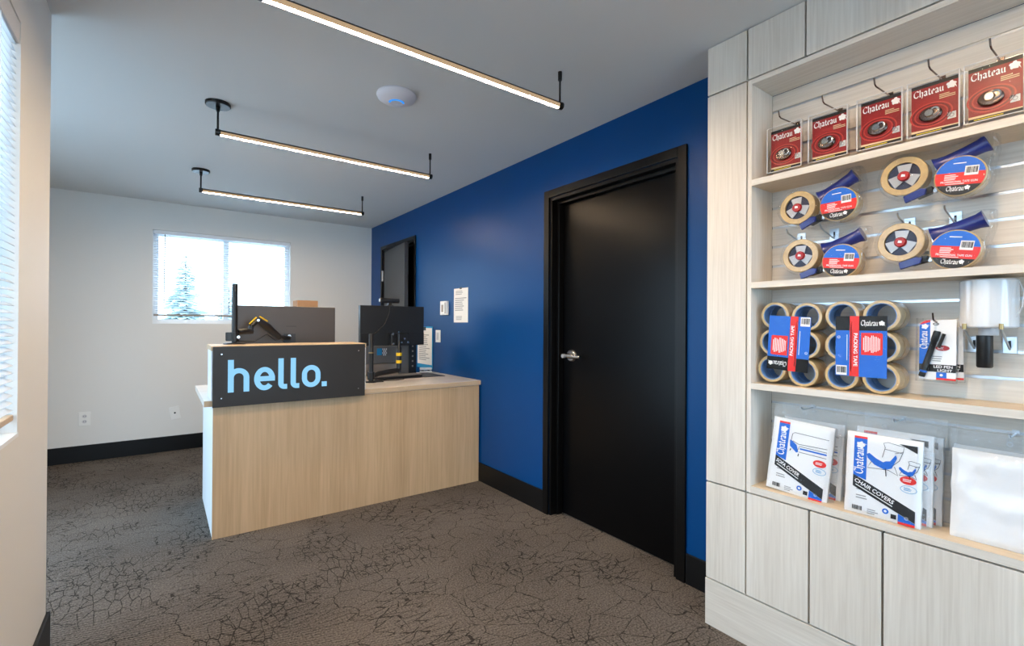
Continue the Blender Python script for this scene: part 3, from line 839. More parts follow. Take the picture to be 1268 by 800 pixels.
# ------------------------------------------------------------------ shelf goods.  local x right, y into the shelf, z up
def goods(name, label, cat, x, y, z, group=None, roll=0, lean=0, yaw=0):
    return thing(name, label, cat, (x, y, z), (lean, roll, RW+yaw), group)


def hook(label, y, z, xtip, rise=.02, plate=False, tip=None, r=.0024, group=None, m='darksteel', drop=.0):
    t = goods('slatwall_hook', label, 'hook', XN, y, z, group)
    L = XN-xtip
    MB().tube([(0, -.001, 0), (0, -.02, -.002-drop*.2), (0, -L+.02, -drop), (0, -L+.008, -drop+.004), (0, -L, -drop+rise)], r, 8).build('arm', m, t, smooth=True)
    if plate:
        b = MB().box(-.0155, .0155, -.003, -.0006, -.012, .038)
        b.build('bracket_plate', 'bracket', t, bevel=.001)
        box('plate_slot', 'black', t, -.003, .003, -.0034, -.003, .004, .026)
    else:
        box('bracket_plate', m, t, -.008, .008, -.003, -.0006, -.006, .01, bevel=.0005)
    if tip: MB().lathe([(0, -.004), (.005, -.004), (.005, .012), (0, .012)], (0, -L, -drop+rise), 'z', 12).build('tip', tip, t, smooth=True)
    return t


# padlock packages on the top shelf
def padlock_pack(label, y, z):
    t = goods('padlock_package', label, 'package', 1.935, y, z, 'red padlock packages on the top shelf')
    W, Hh = .112, .158; x0, x1 = -W/2, W/2; yf = -.0012
    box('card', 'redp', t, x0, x1, yf, 0, 0, Hh)
    box('top_strip', 'black', t, x0, x1, yf-.0004, yf, Hh-.011, Hh)
    MB().prism([(x0, .0085), (x1, .0085), (x1, .012), (x0, .016)], yf-.0004, yf).build('cream_strip', 'cream', t)
    box('bottom_strip', 'black', t, x0, x1, yf-.0005, yf, 0, .009)
    bars(t, 'ylw', x0+.012, x1-.006, .002, .0075, 1, yf-.0005, seed=1)
    cx, cz = -.008, .058
    for r, wd, m in ((.050, .0035, 'redring2'), (.044, .004, 'redring'), (.039, .003, 'redring2')):
        MB().ribbon(circ(cx, cz, r, r*.72, 40), wd, yf-.0005, yf, True).build('ripple_print', m, t)
    MB().lathe([(0, -.012), (.024, -.010), (.028, -.006), (.028, 0)], (cx, yf-.0005, cz), 'y', 32).xf(Matrix.Translation((0, 0, cz)) @ Matrix.Diagonal((1, 1, .8, 1)) @ Matrix.Translation((0, 0, -cz))).build('padlock_body', 'darksteel', t, smooth=True)
    MB().lathe([(0, -.0165), (.010, -.0165), (.013, -.0115)], (cx-.002, yf-.0005, cz+.002), 'y', 20).build('lock_cylinder', 'steel', t, smooth=True)
    MB().tube([(cx+.012+.010*math.cos(a), -.0145, cz+.004+.011*math.sin(a)) for a in [i*PI/8-PI*.6 for i in range(12)]], .0032, 8).build('shackle', 'steel', t, smooth=True)
    wordmark(t, 'wht', -.014, Hh-.028, .074, .026, 0, yf-.0006)
    emblem(t, 'wht', .040, Hh-.024, .012, yf-.0006, .4)
    bars(t, 'cream', .012, .05, .098, .114, 3, yf-.0005, seed=2)
    box('picture_patch', 'offwhite', t, .031, .051, yf-.0005, yf, .03, .05)
    MB().ribbon(circ(.041, .04, .005, n=16), .002, yf-.0009, yf-.0005, True).build('ring_print', 'ink', t)
    b = MB(); e_ = .007
    b.box(x0-e_, x1+e_, -.021, -.0206, -.008, Hh+.009); b.box(x0-e_, x0-e_+.0004, -.0206, .003, -.008, Hh+.009)
    b.box(x1+e_-.0004, x1+e_, -.0206, .003, -.008, Hh+.009); b.box(x0-e_, x1+e_, -.0206, .003, -.008, -.0076); b.box(x0-e_, x1+e_, -.0206, .003, Hh+.0086, Hh+.009)
    b.build('blister', 'blister', t)
    b = MB()
    for q in ((x0-e_, x0-e_+.003), (x1+e_-.003, x1+e_)): b.box(q[0], q[1], -.0222, -.0212, -.008, Hh+.009)
    b.box(x0-e_, x1+e_, -.0222, -.0212, -.008, -.0055); b.box(x0-e_, x1+e_, -.0222, -.0212, Hh+.0065, Hh+.009)
    b.build('blister_rim', 'rim', t, bevel=.0004)


PK = [(.857, 'leftmost of the five red padlock packages on the top shelf'), (.709, 'second red padlock package from the left on the top shelf'),
      (.557, 'middle one of the five red padlock packages'), (.420, 'fourth red padlock package from the left on the top shelf'),
      (.286, 'rightmost red padlock package, at the picture edge')]
for i, (y, l) in enumerate(PK):
    padlock_pack(l, y, 1.866)
    hook('bent dark wire hook holding the %s red padlock package' % ('leftmost', 'second', 'middle', 'fourth', 'rightmost')[i], y+.001, 2.063, 1.872, .022, group='wire hooks above the top shelf', drop=.012)


# tape guns
def tape_gun(label, y, z, roll=0, dx=0):
    t = goods('tape_gun_package', label, 'tape gun', 1.935+dx, y, z, 'tape guns on the second shelf', roll)
    R = .061
    o = MB().lathe([(.0425, -.024), (R-.002, -.024), (R, -.022), (R, .022), (R-.002, .024), (.0425, .024)], (0, 0, 0), 'y', 40, True).build('tape_roll', 'tan', t, smooth=True)
    hub = MB().lathe([(0, -.016), (.042, -.016), (.042, .02), (0, .02)], (0, 0, 0), 'y', 32).build('hub', 'navyd', t, smooth=True)
    b = MB()
    for k in range(3):
        a = math.radians(95+120*k); c, s_ = math.cos(a), math.sin(a)
        pl = [(-.012, .006), (.012, .006), (.019, .037), (-.019, .037)]
        b.prism([(p[0]*s_+p[1]*c, -p[0]*c+p[1]*s_) for p in pl][::-1], -.0195, -.0162)
    b.build('spokes', 'silver', hub)
    MB().lathe([(0, -.030), (.013, -.030), (.016, -.026), (.016, -.0197)], (0, 0, 0), 'y', 20).build('knob', 'redk', hub, smooth=True)
    MB().prism([(-.005, -.003), (.006, -.003), (.005, .004), (-.004, .005)], -.0312, -.0302).build('knob_cap', 'wht', hub)
    # handle: flared grip rising to the right
    hd = MB(); n0 = 0
    secs = [(.074, .020, .033, .030), (.082, .026, .026, .026), (.098, .035, .0215, .019), (.135, .054, .0205, .018), (.168, .071, .022, .020), (.182, .078, .027, .024)]
    dirn = Vector((.109, 0, .062)).normalized(); nrm = Vector((-dirn.z, 0, dirn.x))
    rings = []
    for (cx, cz, hw, dp) in secs:
        ring = []
        for k in range(12):
            a = 2*PI*k/12; ring.append(len(hd.v)); q = Vector((cx, .002, cz))+nrm*hw*math.cos(a)+Vector((0, 1, 0))*dp*math.sin(a); hd.v.append(tuple(q))
        rings.append(ring)
    for A, B in zip(rings, rings[1:]):
        for k in range(12): hd.f.append((A[k], B[k], B[(k+1) % 12], A[(k+1) % 12]))
    hd.f.append(tuple(rings[0])); hd.f.append(tuple(reversed(rings[-1])))
    hd.build('handle', 'navy', t, smooth=True)
    MB().prism([(.060, .045), (.070, .048), (.098, -.02), (.083, -.055), (.072, -.055), (.082, -.02)][::-1], -.004, .012).build('bracket', 'steel', t, bevel=.001)
    MB().prism([(.008, -.066), (.016, -.087), (.062, -.064), (.064, -.046), (.05, -.044)], -.030, -.018).build('flap', 'navy', t, bevel=.002)
    MB().prism([(.040, -.072), (.074, -.056), (.072, -.036), (.058, -.040)], -.012, .012).build('blade_holder', 'blk', t, bevel=.001)
    # spare roll with the round label
    cx, cz, r = .137, -.017, .059
    MB().lathe([(.036, -.030), (r-.002, -.030), (r, -.028), (r, .018), (.036, .018)], (cx, 0, cz), 'y', 40, True).build('spare_roll', 'tan', t, smooth=True)
    yl = -.0322; lr = .0555
    for z0_, z1_, m in ((.010, lr, 'bluel'), (-.026, .010, 'redl'), (-lr, -.026, 'black')):
        q = [(p[0], p[1]) for p in seg_poly(cx, cz, lr, z0_, z1_)]
        MB().prism(q, yl, yl+.0018).build('label', m, t)
    barcode(t, cx+.010, cx+.040, cz+.0, cz+.027, yl-.0002)
    bars(t, 'wht', cx-.034, cx-.002, cz-.012, cz+.006, 4, yl-.0002, seed=11)
    bars(t, 'wht', cx-.018, cx+.018, cz+.034, cz+.040, 1, yl-.0002, seed=12)
    text(t, 'PROFESSIONAL TAPE GUN', 'wht', cx, cz-.0165, .082, .0062, 0, yl-.0003, .01)
    bars(t, 'wht', cx-.03, cx+.03, cz-.0245, cz-.021, 1, yl-.0002, seed=13)
    wordmark(t, 'wht', cx-.006, cz-.0375, .040, .017, 0, yl-.0003)
    emblem(t, 'wht', cx+.021, cz-.035, .0065, yl-.0003)
    # clear wrap pulled around the whole tool
    out = circ(0, 0, .072, n=14, a0=math.radians(100), a1=math.radians(265))+[(.05, -.088), (.1, -.082)]+circ(cx+.004, cz, .066, n=8, a0=math.radians(-100), a1=math.radians(20))+[(.207, .06), (.2, .104), (.176, .104), (.1, .072)]
    k = len(out); b = MB(); C = (sum(p[0] for p in out)/k, sum(p[1] for p in out)/k)
    lay = [(1, .026), (1.0, -.010), (.95, -.034), (.62, -.039), (.3, -.040)]
    for sc, yy in lay:
        for i, p in enumerate(out):
            b.v.append((C[0]+(p[0]-C[0])*sc, yy+.003*math.sin(i*2.1+yy*300), C[1]+(p[1]-C[1])*sc))
    for L_ in range(len(lay)-1):
        for i in range(k): b.f.append((L_*k+i, (L_+1)*k+i, (L_+1)*k+(i+1) % k, L_*k+(i+1) % k))
    b.f.append(tuple((len(lay)-1)*k+i for i in range(k)))
    b.build('clear_wrap', 'film', t, smooth=True)


tape_gun('upper left tape gun package with navy handle, second shelf', .808, 1.703, math.radians(-1))
tape_gun('lower left tape gun package resting on the second shelf', .797, 1.522, math.radians(7))
tape_gun('upper right tape gun package with steepest handle, nearest the padlock packages', .487, 1.739, math.radians(7), -.012)
tape_gun('lower right tape gun package resting on the second shelf', .497, 1.531, math.radians(10), -.004)
for y, l in ((.842, 'leftmost zinc hook between the left tape guns'), (.728, 'second zinc hook, between the left tape guns'), (.504, 'third zinc hook, between the right tape guns'), (.389, 'rightmost zinc hook between the right tape guns')):
    hook(l, y, 1.589, 1.905, .016, True, None, .0026, 'zinc hooks on the second shelf', 'bracket', -.022)


# packs of packing tape
def tape_pack(label, y, z, roll, flip):
    t = goods('packing_tape_pack', label, 'tape pack', 1.905, y, z, 'packing tape packs on the third shelf', roll)
    sx, sz, R = .1125, .1030, .0512
    me_r = me_c = None
    for layer in range(2):
        for i in range(3):
            for j in range(2):
                loc = ((j-.5)*sx, layer*.052, R+i*sz)
                if me_r is None:
                    o = MB().lathe([(.042, 0), (R-.0015, 0), (R, .0015), (R, .0465), (R-.0015, .048), (.042, .048)], (0, 0, 0), 'y', 36, True).build('tape_roll', 'tan', t, smooth=True)
                    c = MB().lathe([(.0392, .001), (.0418, .001), (.0418, .047), (.0392, .047)], (0, 0, 0), 'y', 36, True).build('core', 'core', o, smooth=True)
                    me_r, me_c = o.data, c.data
                else:
                    o = bpy.data.objects.new('tape_roll', me_r); COL.objects.link(o); o.parent = t
                    c = bpy.data.objects.new('core', me_c); COL.objects.link(c); c.parent = o
                o.location = loc
    # card label
    lb = bpy.data.objects.new('label_card', None)
    W2, H2 = .0735, .1025; cz = R+sz; sg_ = -1 if flip else 1; yc = -.0022
    ra = PI if flip else 0
    def P(x, zz): return (x*sg_, cz+zz*sg_)
    def rect(name, m, x0, x1, z0_, z1_, lift=0):
        a, c = P(x0, z0_), P(x1, z1_)
        return box(name, m, t, min(a[0], c[0]), max(a[0], c[0]), yc-.0004-lift, yc+.0006-lift if not lift else yc-lift, min(a[1], c[1]), max(a[1], c[1]))
    cdm = rect('label_card', 'bluel', -W2, W2, -H2, H2)
    rect('black_strip', 'black', -W2, W2, H2-.049, H2, .0006)
    rect('red_band', 'redl', -.031, -.004, -H2, H2, .0012)
    pts = [P(p[0], p[1]) for p in [(.002, -.028), (.058, -.028), (.062, -.024), (.062, .042), (.058, .046), (.002, .046)]]
    MB().prism(pts, yc-.0012, yc-.0006).build('red_box', 'redl', t)
    def tx(s, m, x, zz, w_, h_, rot, bold=.01):
        c = P(x, zz); return text(t, s, m, c[0], c[1], w_, h_, rot+ra, yc-.0018, bold)
    tx('PACKING TAPE', 'wht', -.0135, -.012, .112, .0115, -PI/2, .02)
    c = P(.025, H2-.025); wordmark(t, 'wht', c[0], c[1], .048, .022, ra, yc-.0018)
    c = P(.059, H2-.024); emblem(t, 'wht', c[0], c[1], .0085, yc-.0018, .4+ra)
    a, c = P(-W2+.002, -H2+.002), P(-.039, -H2+.035)
    barcode(t, min(a[0], c[0]), max(a[0], c[0]), min(a[1], c[1]), max(a[1], c[1]), yc-.0006)
    a, c = P(.007, -.022), P(.056, .040)
    bars(t, 'wht', min(a[0], c[0]), max(a[0], c[0]), min(a[1], c[1]), max(a[1], c[1]), 11, yc-.0013, vertical=True, seed=21)
    a, c = P(-.041, -.05), P(-.037, .04)
    bars(t, 'wht', min(a[0], c[0]), max(a[0], c[0]), min(a[1], c[1]), max(a[1], c[1]), 1, yc-.0007, vertical=True, seed=22)
    a, c = P(-.0295, -.085), P(-.0245, .085)
    bars(t, 'wht', min(a[0], c[0]), max(a[0], c[0]), min(a[1], c[1]), max(a[1], c[1]), 1, yc-.0013, vertical=True, seed=23)
    c = P(-.064, .03); MB().ribbon(circ(c[0], c[1], .004, n=12), .0014, yc-.0010, yc-.0006, True).build('ring_print', 'wht', t)
    # shrink film
    o_ = []
    for (cx_, cz_, a0, a1) in ((-sx/2, R+2*sz, 90, 190), (-sx/2, R+sz, 160, 200), (-sx/2, R, 170, 270), (sx/2, R, 270, 370), (sx/2, R+sz, -20, 20), (sx/2, R+2*sz, -10, 90)):
        o_ += circ(cx_, cz_, R+.0012, n=8, a0=math.radians(a0), a1=math.radians(a1))
    k = len(o_); b = MB()
    for yy in (-.0032, .104):
        b.v += [(p[0], yy, p[1]) for p in o_]
    b.f += [(i, k+i, k+(i+1) % k, (i+1) % k) for i in range(k)]+[tuple(range(k-1, -1, -1))]
    b.build('shrink_film', 'film', t)


tape_pack('left packing tape pack with upside down blue label', .842, 1.0405, math.radians(3.2), True)
tape_pack('right packing tape pack with upright blue label', .604, 1.0385, math.radians(.4), False)


# pen light packages
def pen_pack(label, x, y, z, roll, yaw=0):
    t = goods('pen_light_package', label, 'package', x, y, z, 'pen light packages', roll, 0, yaw)
    W2 = .0435
    MB().prism([(-W2, 0), (W2, 0), (W2, .186), (-W2+.014, .182), (-W2, .166)], -.0012, 0).build('card', 'wht', t)
    MB().prism([(-W2, .046), (-W2+.026, .046), (-W2+.026, .1835), (-W2+.014, .182), (-W2, .166)], -.0017, -.0013).build('blue_strip', 'bluel', t)
    MB().prism([(-W2, .17), (-W2+.026, .178), (-W2+.026, .1845), (-W2+.014, .1825), (-W2+.003, .174)], -.002, -.0016).build('red_corner', 'redl', t)
    box('black_strip', 'black', t, -W2, W2, -.0018, -.0013, .024, .047)
    box('blue_patch', 'bluel', t, -.002, .022, -.0018, -.0013, .006, .0235); box('red_line', 'redl', t, -.002, W2, -.0018, -.0013, .0, .006)
    text(t, 'LED PEN', 'wht', .014, .0405, .044, .008, 0, -.0019, .02); text(t, 'LIGHT', 'wht', .018, .0295, .034, .008, 0, -.0019, .02)
    wordmark(t, 'wht', -W2+.012, .122, .056, .022, PI/2, -.0019); emblem(t, 'wht', -W2+.013, .164, .0085, -.0018, 1.5)
    MB().prism(circ(.012, .098, .0165, .0085), -.0019, -.0013).build('red_badge', 'redk', t); bars(t, 'wht', .001, .022, .094, .102, 2, -.002, seed=31)
    bars(t, 'ink', -.012, .02, .055, .075, 3, -.0016, seed=32)
    MB().prism(circ(.010, .015, .004, n=10), -.0022, -.0018).build('ring_print', 'wht', t)
    A = Vector((-.035, -.011, .008)); B = Vector((.002, -.011, .150)); D = (B-A)
    pl = MB().tube([tuple(A+D*f) for f in (0, .02, .1, .11, .78, .8, .97, 1)], [.0075, .0085, .0085, .0078, .0078, .009, .009, .008], 14).build('pen_light', 'blk', t, smooth=True)
    MB().tube([(.018, -.014, .142), (.006, -.018, .10)], .0045, 8).build('pocket_clip', 'blkm', pl, smooth=True)
    MB().lathe([(.0086, -.003), (.0092, 0), (.0086, .003)], (0, 0, 0), 'z', 14).xf(Matrix.Translation(A+D*.12) @ D.to_track_quat('Z', 'Y').to_matrix().to_4x4()).build('blue_ring', 'bluel', pl, smooth=True)
    e_ = .004; b = MB().box(-W2-e_, W2+e_, -.0225, -.022, -.006, .19)
    b.box(-W2-e_, -W2-e_+.0004, -.022, .001, -.006, .19).box(W2+e_-.0004, W2+e_, -.022, .001, -.006, .19).box(-W2-e_, W2+e_, -.022, .001, -.006, -.0056)
    b.build('blister', 'blister', t)
    MB().ribbon(circ(-.004, .172, .0065, .003, 14), .002, -.0026, -.002, True).build('hang_hole', 'black', t)


pen_pack('front pen light package on the third shelf', 1.93, .411, 1.097, math.radians(.5))
pen_pack('rear pen light package half hidden behind the front one', 1.965, .400, 1.0975, math.radians(-1), math.radians(4))
hook('dark wire hook holding the pen light packages', .412, 1.266, 1.885, .024, group=None, drop=-.012)

# stretch wrap roll with handle
t = goods('stretch_wrap_roll', 'clear stretch wrap roll with black handle on two hooks', 'wrap roll', 1.965, .303, 1.258)
b = MB().lathe([(.02, 0), (.060, 0), (.0635, .004), (.0635, .05), (.0635, .095), (.0635, .137), (.060, .141), (.02, .141)], (0, 0, 0), 'z', 72, True)
for i, v in enumerate(b.v):
    d = math.hypot(v[0], v[1])
    if d > .05: q = 1+.012*noise.noise(Vector((math.atan2(v[1], v[0])*9, v[2]*4, 3))); b.v[i] = (v[0]*q, v[1]*q, v[2])
b.build('film_roll', 'wrap', t, smooth=True)
MB().lathe([(0, -.022), (.022, -.022), (.022, .0), (.0195, .14), (0, .14)], (0, 0, 0), 'z', 24).build('core', 'offwhite', t, smooth=True)
MB().lathe([(0, -.118), (.016, -.118), (.0185, -.114), (.0185, -.0225), (0, -.0225)], (-.008, 0, 0), 'z', 20).build('handle', 'blk', t, smooth=True)
MB().tube([(.06, -.02, .03), (.072, -.03, .06), (.076, -.03, .1), (.066, -.02, .13)], .0015, 5).build('loose_strand', 'wrap', t)
for y, l in ((.345, 'left brass tipped hook under the stretch wrap roll'), (.268, 'right brass tipped hook under the stretch wrap roll')):
    hook(l, y, 1.194, 1.905, .012, True, 'gold', .003, 'brass tipped hooks under the wrap roll', 'bracket', -.052)


# folded cover packs in poly bags
def pillow(W, Hh, D, seed, nx=14, nz=16, amp=.0012):
    b = MB()
    for side in (0, 1):
        for j in range(nz+1):
            for i in range(nx+1):
                u, v = i/nx*2-1, j/nz*2-1
                ed = min(1, (1-abs(u))*7)**.5*min(1, (1-abs(v))*9)**.5
                y = (-1 if side == 0 else 1)*D/2*(.45+.55*ed)
                nz_ = (noise.noise(Vector((u*2.2+seed, v*2.2, side*5)))+.5*noise.noise(Vector((u*6+seed, v*3, 8))))*amp if side == 0 else 0
                b.v.append((u*W/2+noise.noise(Vector((v*3, seed, 1)))*.002, y+D/2+nz_, (v+1)*Hh/2))
    n = (nx+1)*(nz+1)
    for side in (0, 1):
        for j in range(nz):
            for i in range(nx):
                q = [side*n+j*(nx+1)+i, side*n+j*(nx+1)+i+1, side*n+(j+1)*(nx+1)+i+1, side*n+(j+1)*(nx+1)+i]
                b.f.append(tuple(q if side == 0 else reversed(q)))
    edge = [j*(nx+1) for j in range(nz+1)]; edge2 = [j*(nx+1)+nx for j in range(nz+1)]; e3 = list(range(nx+1)); e4 = [nz*(nx+1)+i for i in range(nx+1)]
    for E, fl_ in ((edge, 0), (edge2, 1), (e3, 1), (e4, 0)):
        for a, c in zip(E, E[1:]):
            q = (a, c, n+c, n+a); b.f.append(q if fl_ else tuple(reversed(q)))
    return b


def cover_pack(label, x, y, z, W, Hh, D, kind, seed, lean, yaw=0, roll=0, group=None, bagw=.025):
    t = goods('cover_package', label, 'cover package', x, y, z, group, roll, lean, yaw)
    pillow(W, Hh, D, seed, 26, 28, .0012 if kind else .006).build('folded_sheeting', 'sheet', t, smooth=True)
    # clear bag header with hang hole
    b = MB(); nx, nz = 16, 6; top = Hh+.055
    for j in range(nz+1):
        for i in range(nx+1):
            u, v = i/nx, j/nz
            b.v.append((-W/2-.006+(W+.012+bagw)*u, D*.5-.004*v+.006*noise.noise(Vector((u*6+seed, v*3, 2))), Hh*.9+(top-Hh*.9)*v+.004*noise.noise(Vector((u*4, seed, 7)))))
    for j in range(nz):
        for i in range(nx): a = j*(nx+1)+i; b.f.append((a, a+1, a+nx+2, a+nx+1))
    b.build('bag_header', 'bag', t, smooth=True)
    b = MB(); nx, nz = 18, 22
    for j in range(nz+1):
        for i in range(nx+1):
            u, v = i/nx, j/nz; b.v.append((-W/2-.003+(W+.006)*u, -.0045+.0022*noise.noise(Vector((u*7+seed, v*7, 9)))+.0016*noise.noise(Vector((u*19+seed, v*5, 4))), .001+Hh*.985*v))
    for j in range(nz):
        for i in range(nx): a = j*(nx+1)+i; b.f.append((a, a+1, a+nx+2, a+nx+1))
    b.build('bag_front', 'film', t, smooth=True)
    # bag skirt beside the folded sheeting
    b = MB(); zs = [0.002+Hh*.9*i/10 for i in range(11)]
    for zz in zs:
        q = noise.noise(Vector((zz*20, seed, 3)))*.004; b.v += [(W/2-.004, D*.25, zz), (W/2+.008+q, D*.55+q, zz), (W/2+bagw*.7+q, D*.9, zz)]
    for i in range(10):
        for k in (0, 1): b.f.append((3*i+k, 3*i+k+1, 3*i+k+4, 3*i+k+3))
    b.build('bag_side', 'bag', t, smooth=True)
    MB().ribbon(circ(.0, top-.022, .006, n=16), .002, D*.5-.009, D*.5-.007, True).build('hang_hole', 'silver', t)
    if kind is None: return t
    yf = -.0008; L = -W/2+.012; R = W/2-.012; s = W/.2
    bx0, bx1 = L+.012*s, L+.048*s
    T_ = Hh-.012
    zb0, zb1 = Hh*.47, Hh*.19           # band heights at left and right
    MB().prism([(bx0, zb0), (bx1, zb0-.01), (bx1, T_-.006), (bx0, T_-.006)], yf-.0006, yf).build('blue_strip', 'bluel', t)
    box('red_strip', 'redl', t, bx0, bx1, yf-.0007, yf, T_-.006, T_+.001)
    MB().prism([(bx0, zb0-.036), (R, zb1-.036), (R, zb1), (bx0, zb0+.002)], yf-.0009, yf-.0002).build('black_band', 'black', t)
    ang = math.atan2(zb1-zb0, R-bx0)
    word = {'sofa': 'SOFA COVER', 'chair': 'CHAIR COVERS'}[kind]
    ww = .088*s if kind == 'sofa' else .115*s
    cx = bx0+.006+ww/2*math.cos(ang); cz = zb0+(zb1-zb0)*(cx-bx0)/(R-bx0)-.012
    text(t, word, 'wht', cx, cz, ww, .0125*s, ang, yf-.0011, .018)
    bx = bx0+.008; b = MB(); n0 = 0; b.box(0, ww*.95, yf-.0013, yf-.001, -.0012, .0012)
    b.xf(Matrix.Translation((bx, 0, zb0-.026+(bx-bx0)*math.tan(ang))) @ Matrix.Rotation(-ang, 4, 'Y')).build('small_print', 'wht', t)
    wordmark(t, 'wht', (bx0+bx1)/2-.001, (zb0+T_)/2-.016, (T_-zb0)*.66, .030*s, PI/2, yf-.0008)
    emblem(t, 'wht', (bx0+bx1)/2, T_-.028, .012*s, yf-.0007, 1.4)
    MB().prism([(R-.042*s, .004), (R, .004), (R, zb1-.037), (R-.042*s, zb1-.037-(-.042*s)*math.tan(-ang))], yf-.0006, yf).build('blue_patch', 'bluel', t)
    box('red_foot', 'redl', t, R-.042*s, R, yf-.0008, yf, .002, .0095)
    MB().ribbon(circ(R-.021*s, .024, .0042, n=12), .0016, yf-.0009, yf-.0006, True).build('ring_print', 'wht', t)
    barcode(t, bx0-.002, bx0+.03*s, .008, .03, yf, 12, False)
    bars(t, 'ink', bx0+.01, bx0+.05*s, .05, .066, 2, yf-.0001, seed=41); bars(t, 'ink', bx0+.01, bx0+.045*s, .078, .092, 2, yf-.0001, seed=42)
    bars(t, 'ink', bx0+.042*s, bx0+.075*s, .008, .026, 3, yf-.0001, seed=43)
    MB().prism(circ(R-.074*s, .031, .0085*s, n=14), yf-.0006, yf).build('blue_badge', 'bluel', t); box('blue_badge', 'black', t, R-.060*s, R-.046*s, yf-.0006, yf, .013, .027)
    MB().prism(circ(R-.074*s, .031, .004*s, n=10), yf-.0009, yf-.0006).build('badge_mark', 'wht', t)
    ex, ey = R-.02*s, Hh*.53
    if kind == 'sofa': ey = Hh*.50
    MB().prism(circ(ex, ey, .0205*s, .0125*s), yf-.0006, yf).build('red_badge', 'redl', t); bars(t, 'wht', ex-.013, ex+.013, ey-.005, ey+.005, 2, yf-.0007, seed=44)
    MB().ribbon(circ(ex+.002, ey-.027*s, .020*s, .011*s), .0012, yf-.0006, yf, True).build('blue_ring', 'cyan', t); bars(t, 'cyan', ex-.010, ex+.014, ey-.032*s, ey-.021*s, 3, yf-.0002, seed=45)
    ln = MB(); bluef = MB(); lw = .0016
    if kind == 'sofa':
        a, c = bx1+.006, R+.004; zt = Hh*.83
        ln.ribbon([(a+.004, zt-.03), (a+.006, zt-.005), (a+.014, zt+.002), (c-.004, zt)], lw, yf-.0006, yf)
        ln.ribbon([(a+.03, zt-.06), (a+.034, zt-.045), (c-.006, zt-.045)], lw, yf-.0006, yf); ln.ribbon([(a+.01, zt-.03), (a+.03, zt-.038), (c-.006, zt-.033)], lw, yf-.0006, yf)
        ln.ribbon([(a+.034, zt-.066), (c-.006, zt-.066)], lw, yf-.0006, yf); ln.ribbon([(a+.006, zt-.06), (a+.004, zt-.068)], .003, yf-.0006, yf); ln.ribbon([(a+.034, zt-.072), (a+.033, zt-.082)], .003, yf-.0006, yf)
        bluef.prism([(a, zt-.028), (a+.002, zt-.05), (a+.026, zt-.07), (a+.032, zt-.066), (a+.024, zt-.042), (a+.008, zt-.03)], yf-.0006, yf)
        bluef.prism([(a+.036, zt-.056), (c-.006, zt-.056), (c-.006, zt-.0505), (a+.036, zt-.0505)], yf-.0006, yf)
    else:
        def chairart(cx, cz, k):
            def q(pts): return [(cx+p[0]*k, cz+p[1]*k) for p in pts]
            bluef.prism(q([(-.042, .008), (-.040, -.002), (-.024, -.018), (0, -.027), (.016, -.020), (.027, .010), (.024, .019), (.012, -.001), (.002, -.003), (-.004, -.007), (-.02, .000), (-.036, .012)]), yf-.0006, yf)
            ln.ribbon(q([(-.006, .006), (0, .034), (-.004, .046), (.006, .050), (.042, .044), (.040, .030), (.022, .022)]), lw*.8, yf-.0006, yf)
            ln.ribbon(q([(.040, .030), (.032, .004), (.016, -.014)]), lw*.8, yf-.0006, yf); ln.ribbon(q([(0, .03), (.038, .026)]), lw*.8, yf-.0006, yf)
            ln.ribbon(q([(-.03, -.01), (-.04, -.03), (.008, -.026), (.03, -.036), (.022, -.014)]), lw, yf-.0006, yf); ln.ribbon(q([(.002, -.022), (.004, -.044)]), lw*1.6, yf-.0006, yf)
        chairart(bx1+.048*s, Hh*.72, 1.15*s); chairart(R-.018*s, Hh*.645, .62*s)
        MB().prism([(R-.045*s, T_-.004), (R+.001, T_-.026), (R+.001, T_-.004)], yf-.0007, yf).build('black_corner', 'black', t)
    ln.build('line_drawing', 'black', t); bluef.build('blue_drawing', 'bluel', t)
    return t


g1 = 'sofa cover packages on the bottom shelf'; g2 = 'chair cover packages on the bottom shelf'; ZB = .6335
cover_pack('front sofa cover package at the left end of the bottom shelf', 1.893, .808, ZB, .205, .272, .034, 'sofa', 1, math.radians(-7), math.radians(3), math.radians(4), g1)
cover_pack('rear sofa cover package leaning behind the front sofa cover', 1.956, .785, ZB, .205, .272, .034, 'sofa', 2, math.radians(-5), 0, math.radians(1), g1)
cover_pack('front chair covers package standing in the middle of the bottom shelf', 1.884, .543, ZB, .202, .268, .034, 'chair', 3, math.radians(-5), math.radians(2), math.radians(.5), g2)
cover_pack('middle chair covers package behind the front chair covers', 1.931, .527, ZB, .206, .282, .030, 'chair', 4, math.radians(-4), 0, 0, g2)
cover_pack('rearmost chair covers package against the slat wall', 1.968, .512, ZB, .206, .275, .030, 'chair', 5, math.radians(-4), 0, 0, g2)
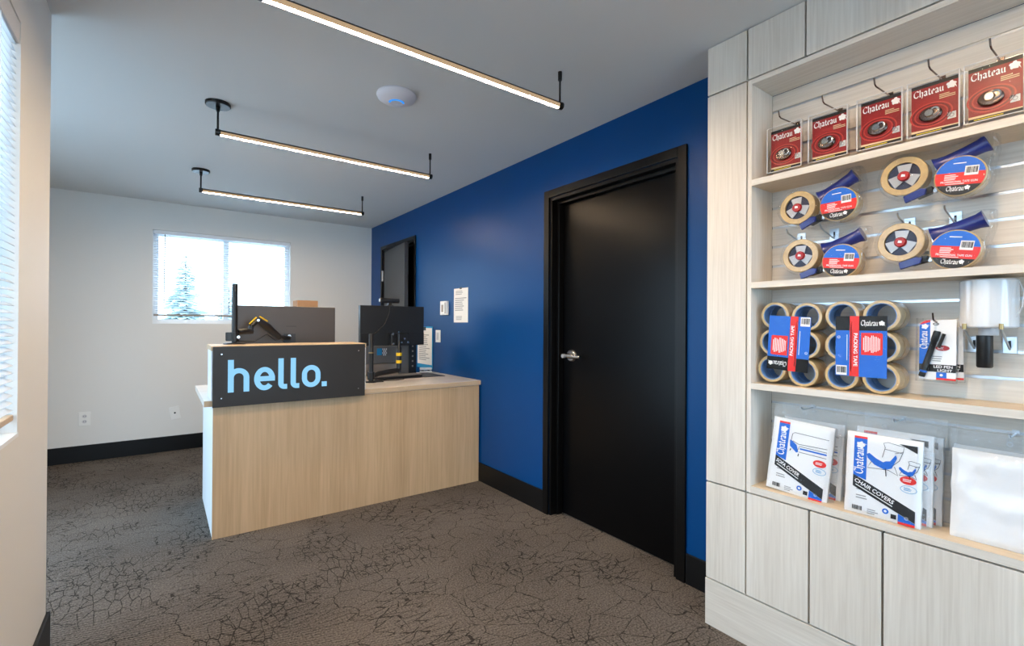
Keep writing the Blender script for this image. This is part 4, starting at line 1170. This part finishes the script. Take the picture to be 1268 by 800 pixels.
cover_pack('front blank clear bag of folded white sheeting at right', 1.914, .257, ZB, .245, .262, .036, None, 6, math.radians(-6), 0, 0, 'blank cover packages on the bottom shelf')
cover_pack('rear blank clear bag of white sheeting at right', 1.962, .262, ZB, .245, .265, .034, None, 7, math.radians(-5), 0, 0, 'blank cover packages on the bottom shelf')
for y, l in ((.80, 'hook behind the sofa cover bags'), (.52, 'hook behind the chair cover bags'), (.255, 'hook behind the blank white bags')):
    hook('zinc '+l, y, .947, 1.93, .012, group='hooks behind the cover packages', m='bracket')

# ================================================================== outside the windows
struct(MB().box(-60, 60, -60, 80, -.6, -.5).build('ground_outside', 'ground'))


def conifer(label, x, y, hh, rad, seed):
    rnd = random.Random(seed)
    t = thing('conifer_tree', label, 'tree', (x, y, -.5), group='conifers outside the back window')
    MB().tube([(0, 0, 0), (0, 0, hh*.5), (0, 0, hh)], [hh*.02, hh*.013, .01], 7).build('trunk', 'bark', t)
    b = MB(); n = 40
    for i in range(n):
        f = i/n; z = hh*(.12+.86*f); r = rad*(1-f)**.85+.05
        for k in range(9):
            a = rnd.uniform(0, 2*PI); L = r*rnd.uniform(.6, 1.1); dz = -L*rnd.uniform(.1, .35); wd = L*.28
            tip = Vector((math.cos(a)*L, math.sin(a)*L, z+dz)); s_ = Vector((-math.sin(a), math.cos(a), 0))*wd; mid = Vector((math.cos(a)*L*.5, math.sin(a)*L*.5, z+dz*.3))
            m0 = len(b.v); b.v += [(0, 0, z+.02), tuple(mid+s_), tuple(tip), tuple(mid-s_), (mid.x, mid.y, mid.z-.12*L)]
            b.f += [(m0, m0+1, m0+2), (m0, m0+2, m0+3), (m0, m0+4, m0+1), (m0+1, m0+4, m0+2), (m0+2, m0+4, m0+3), (m0+3, m0+4, m0)]
    o = b.build('foliage', 'needles', t); o['kind'] = 'stuff'


conifer('tall haze-pale conifer outside the left pane of the back window', .85, 26, 5.2, 1.5, 1)
conifer('short conifer outside beside the window mullion', 2.15, 22, 3.5, 1.0, 2)
conifer('small conifer low in the right pane of the back window', 5.6, 24, 3.4, 1.2, 4)
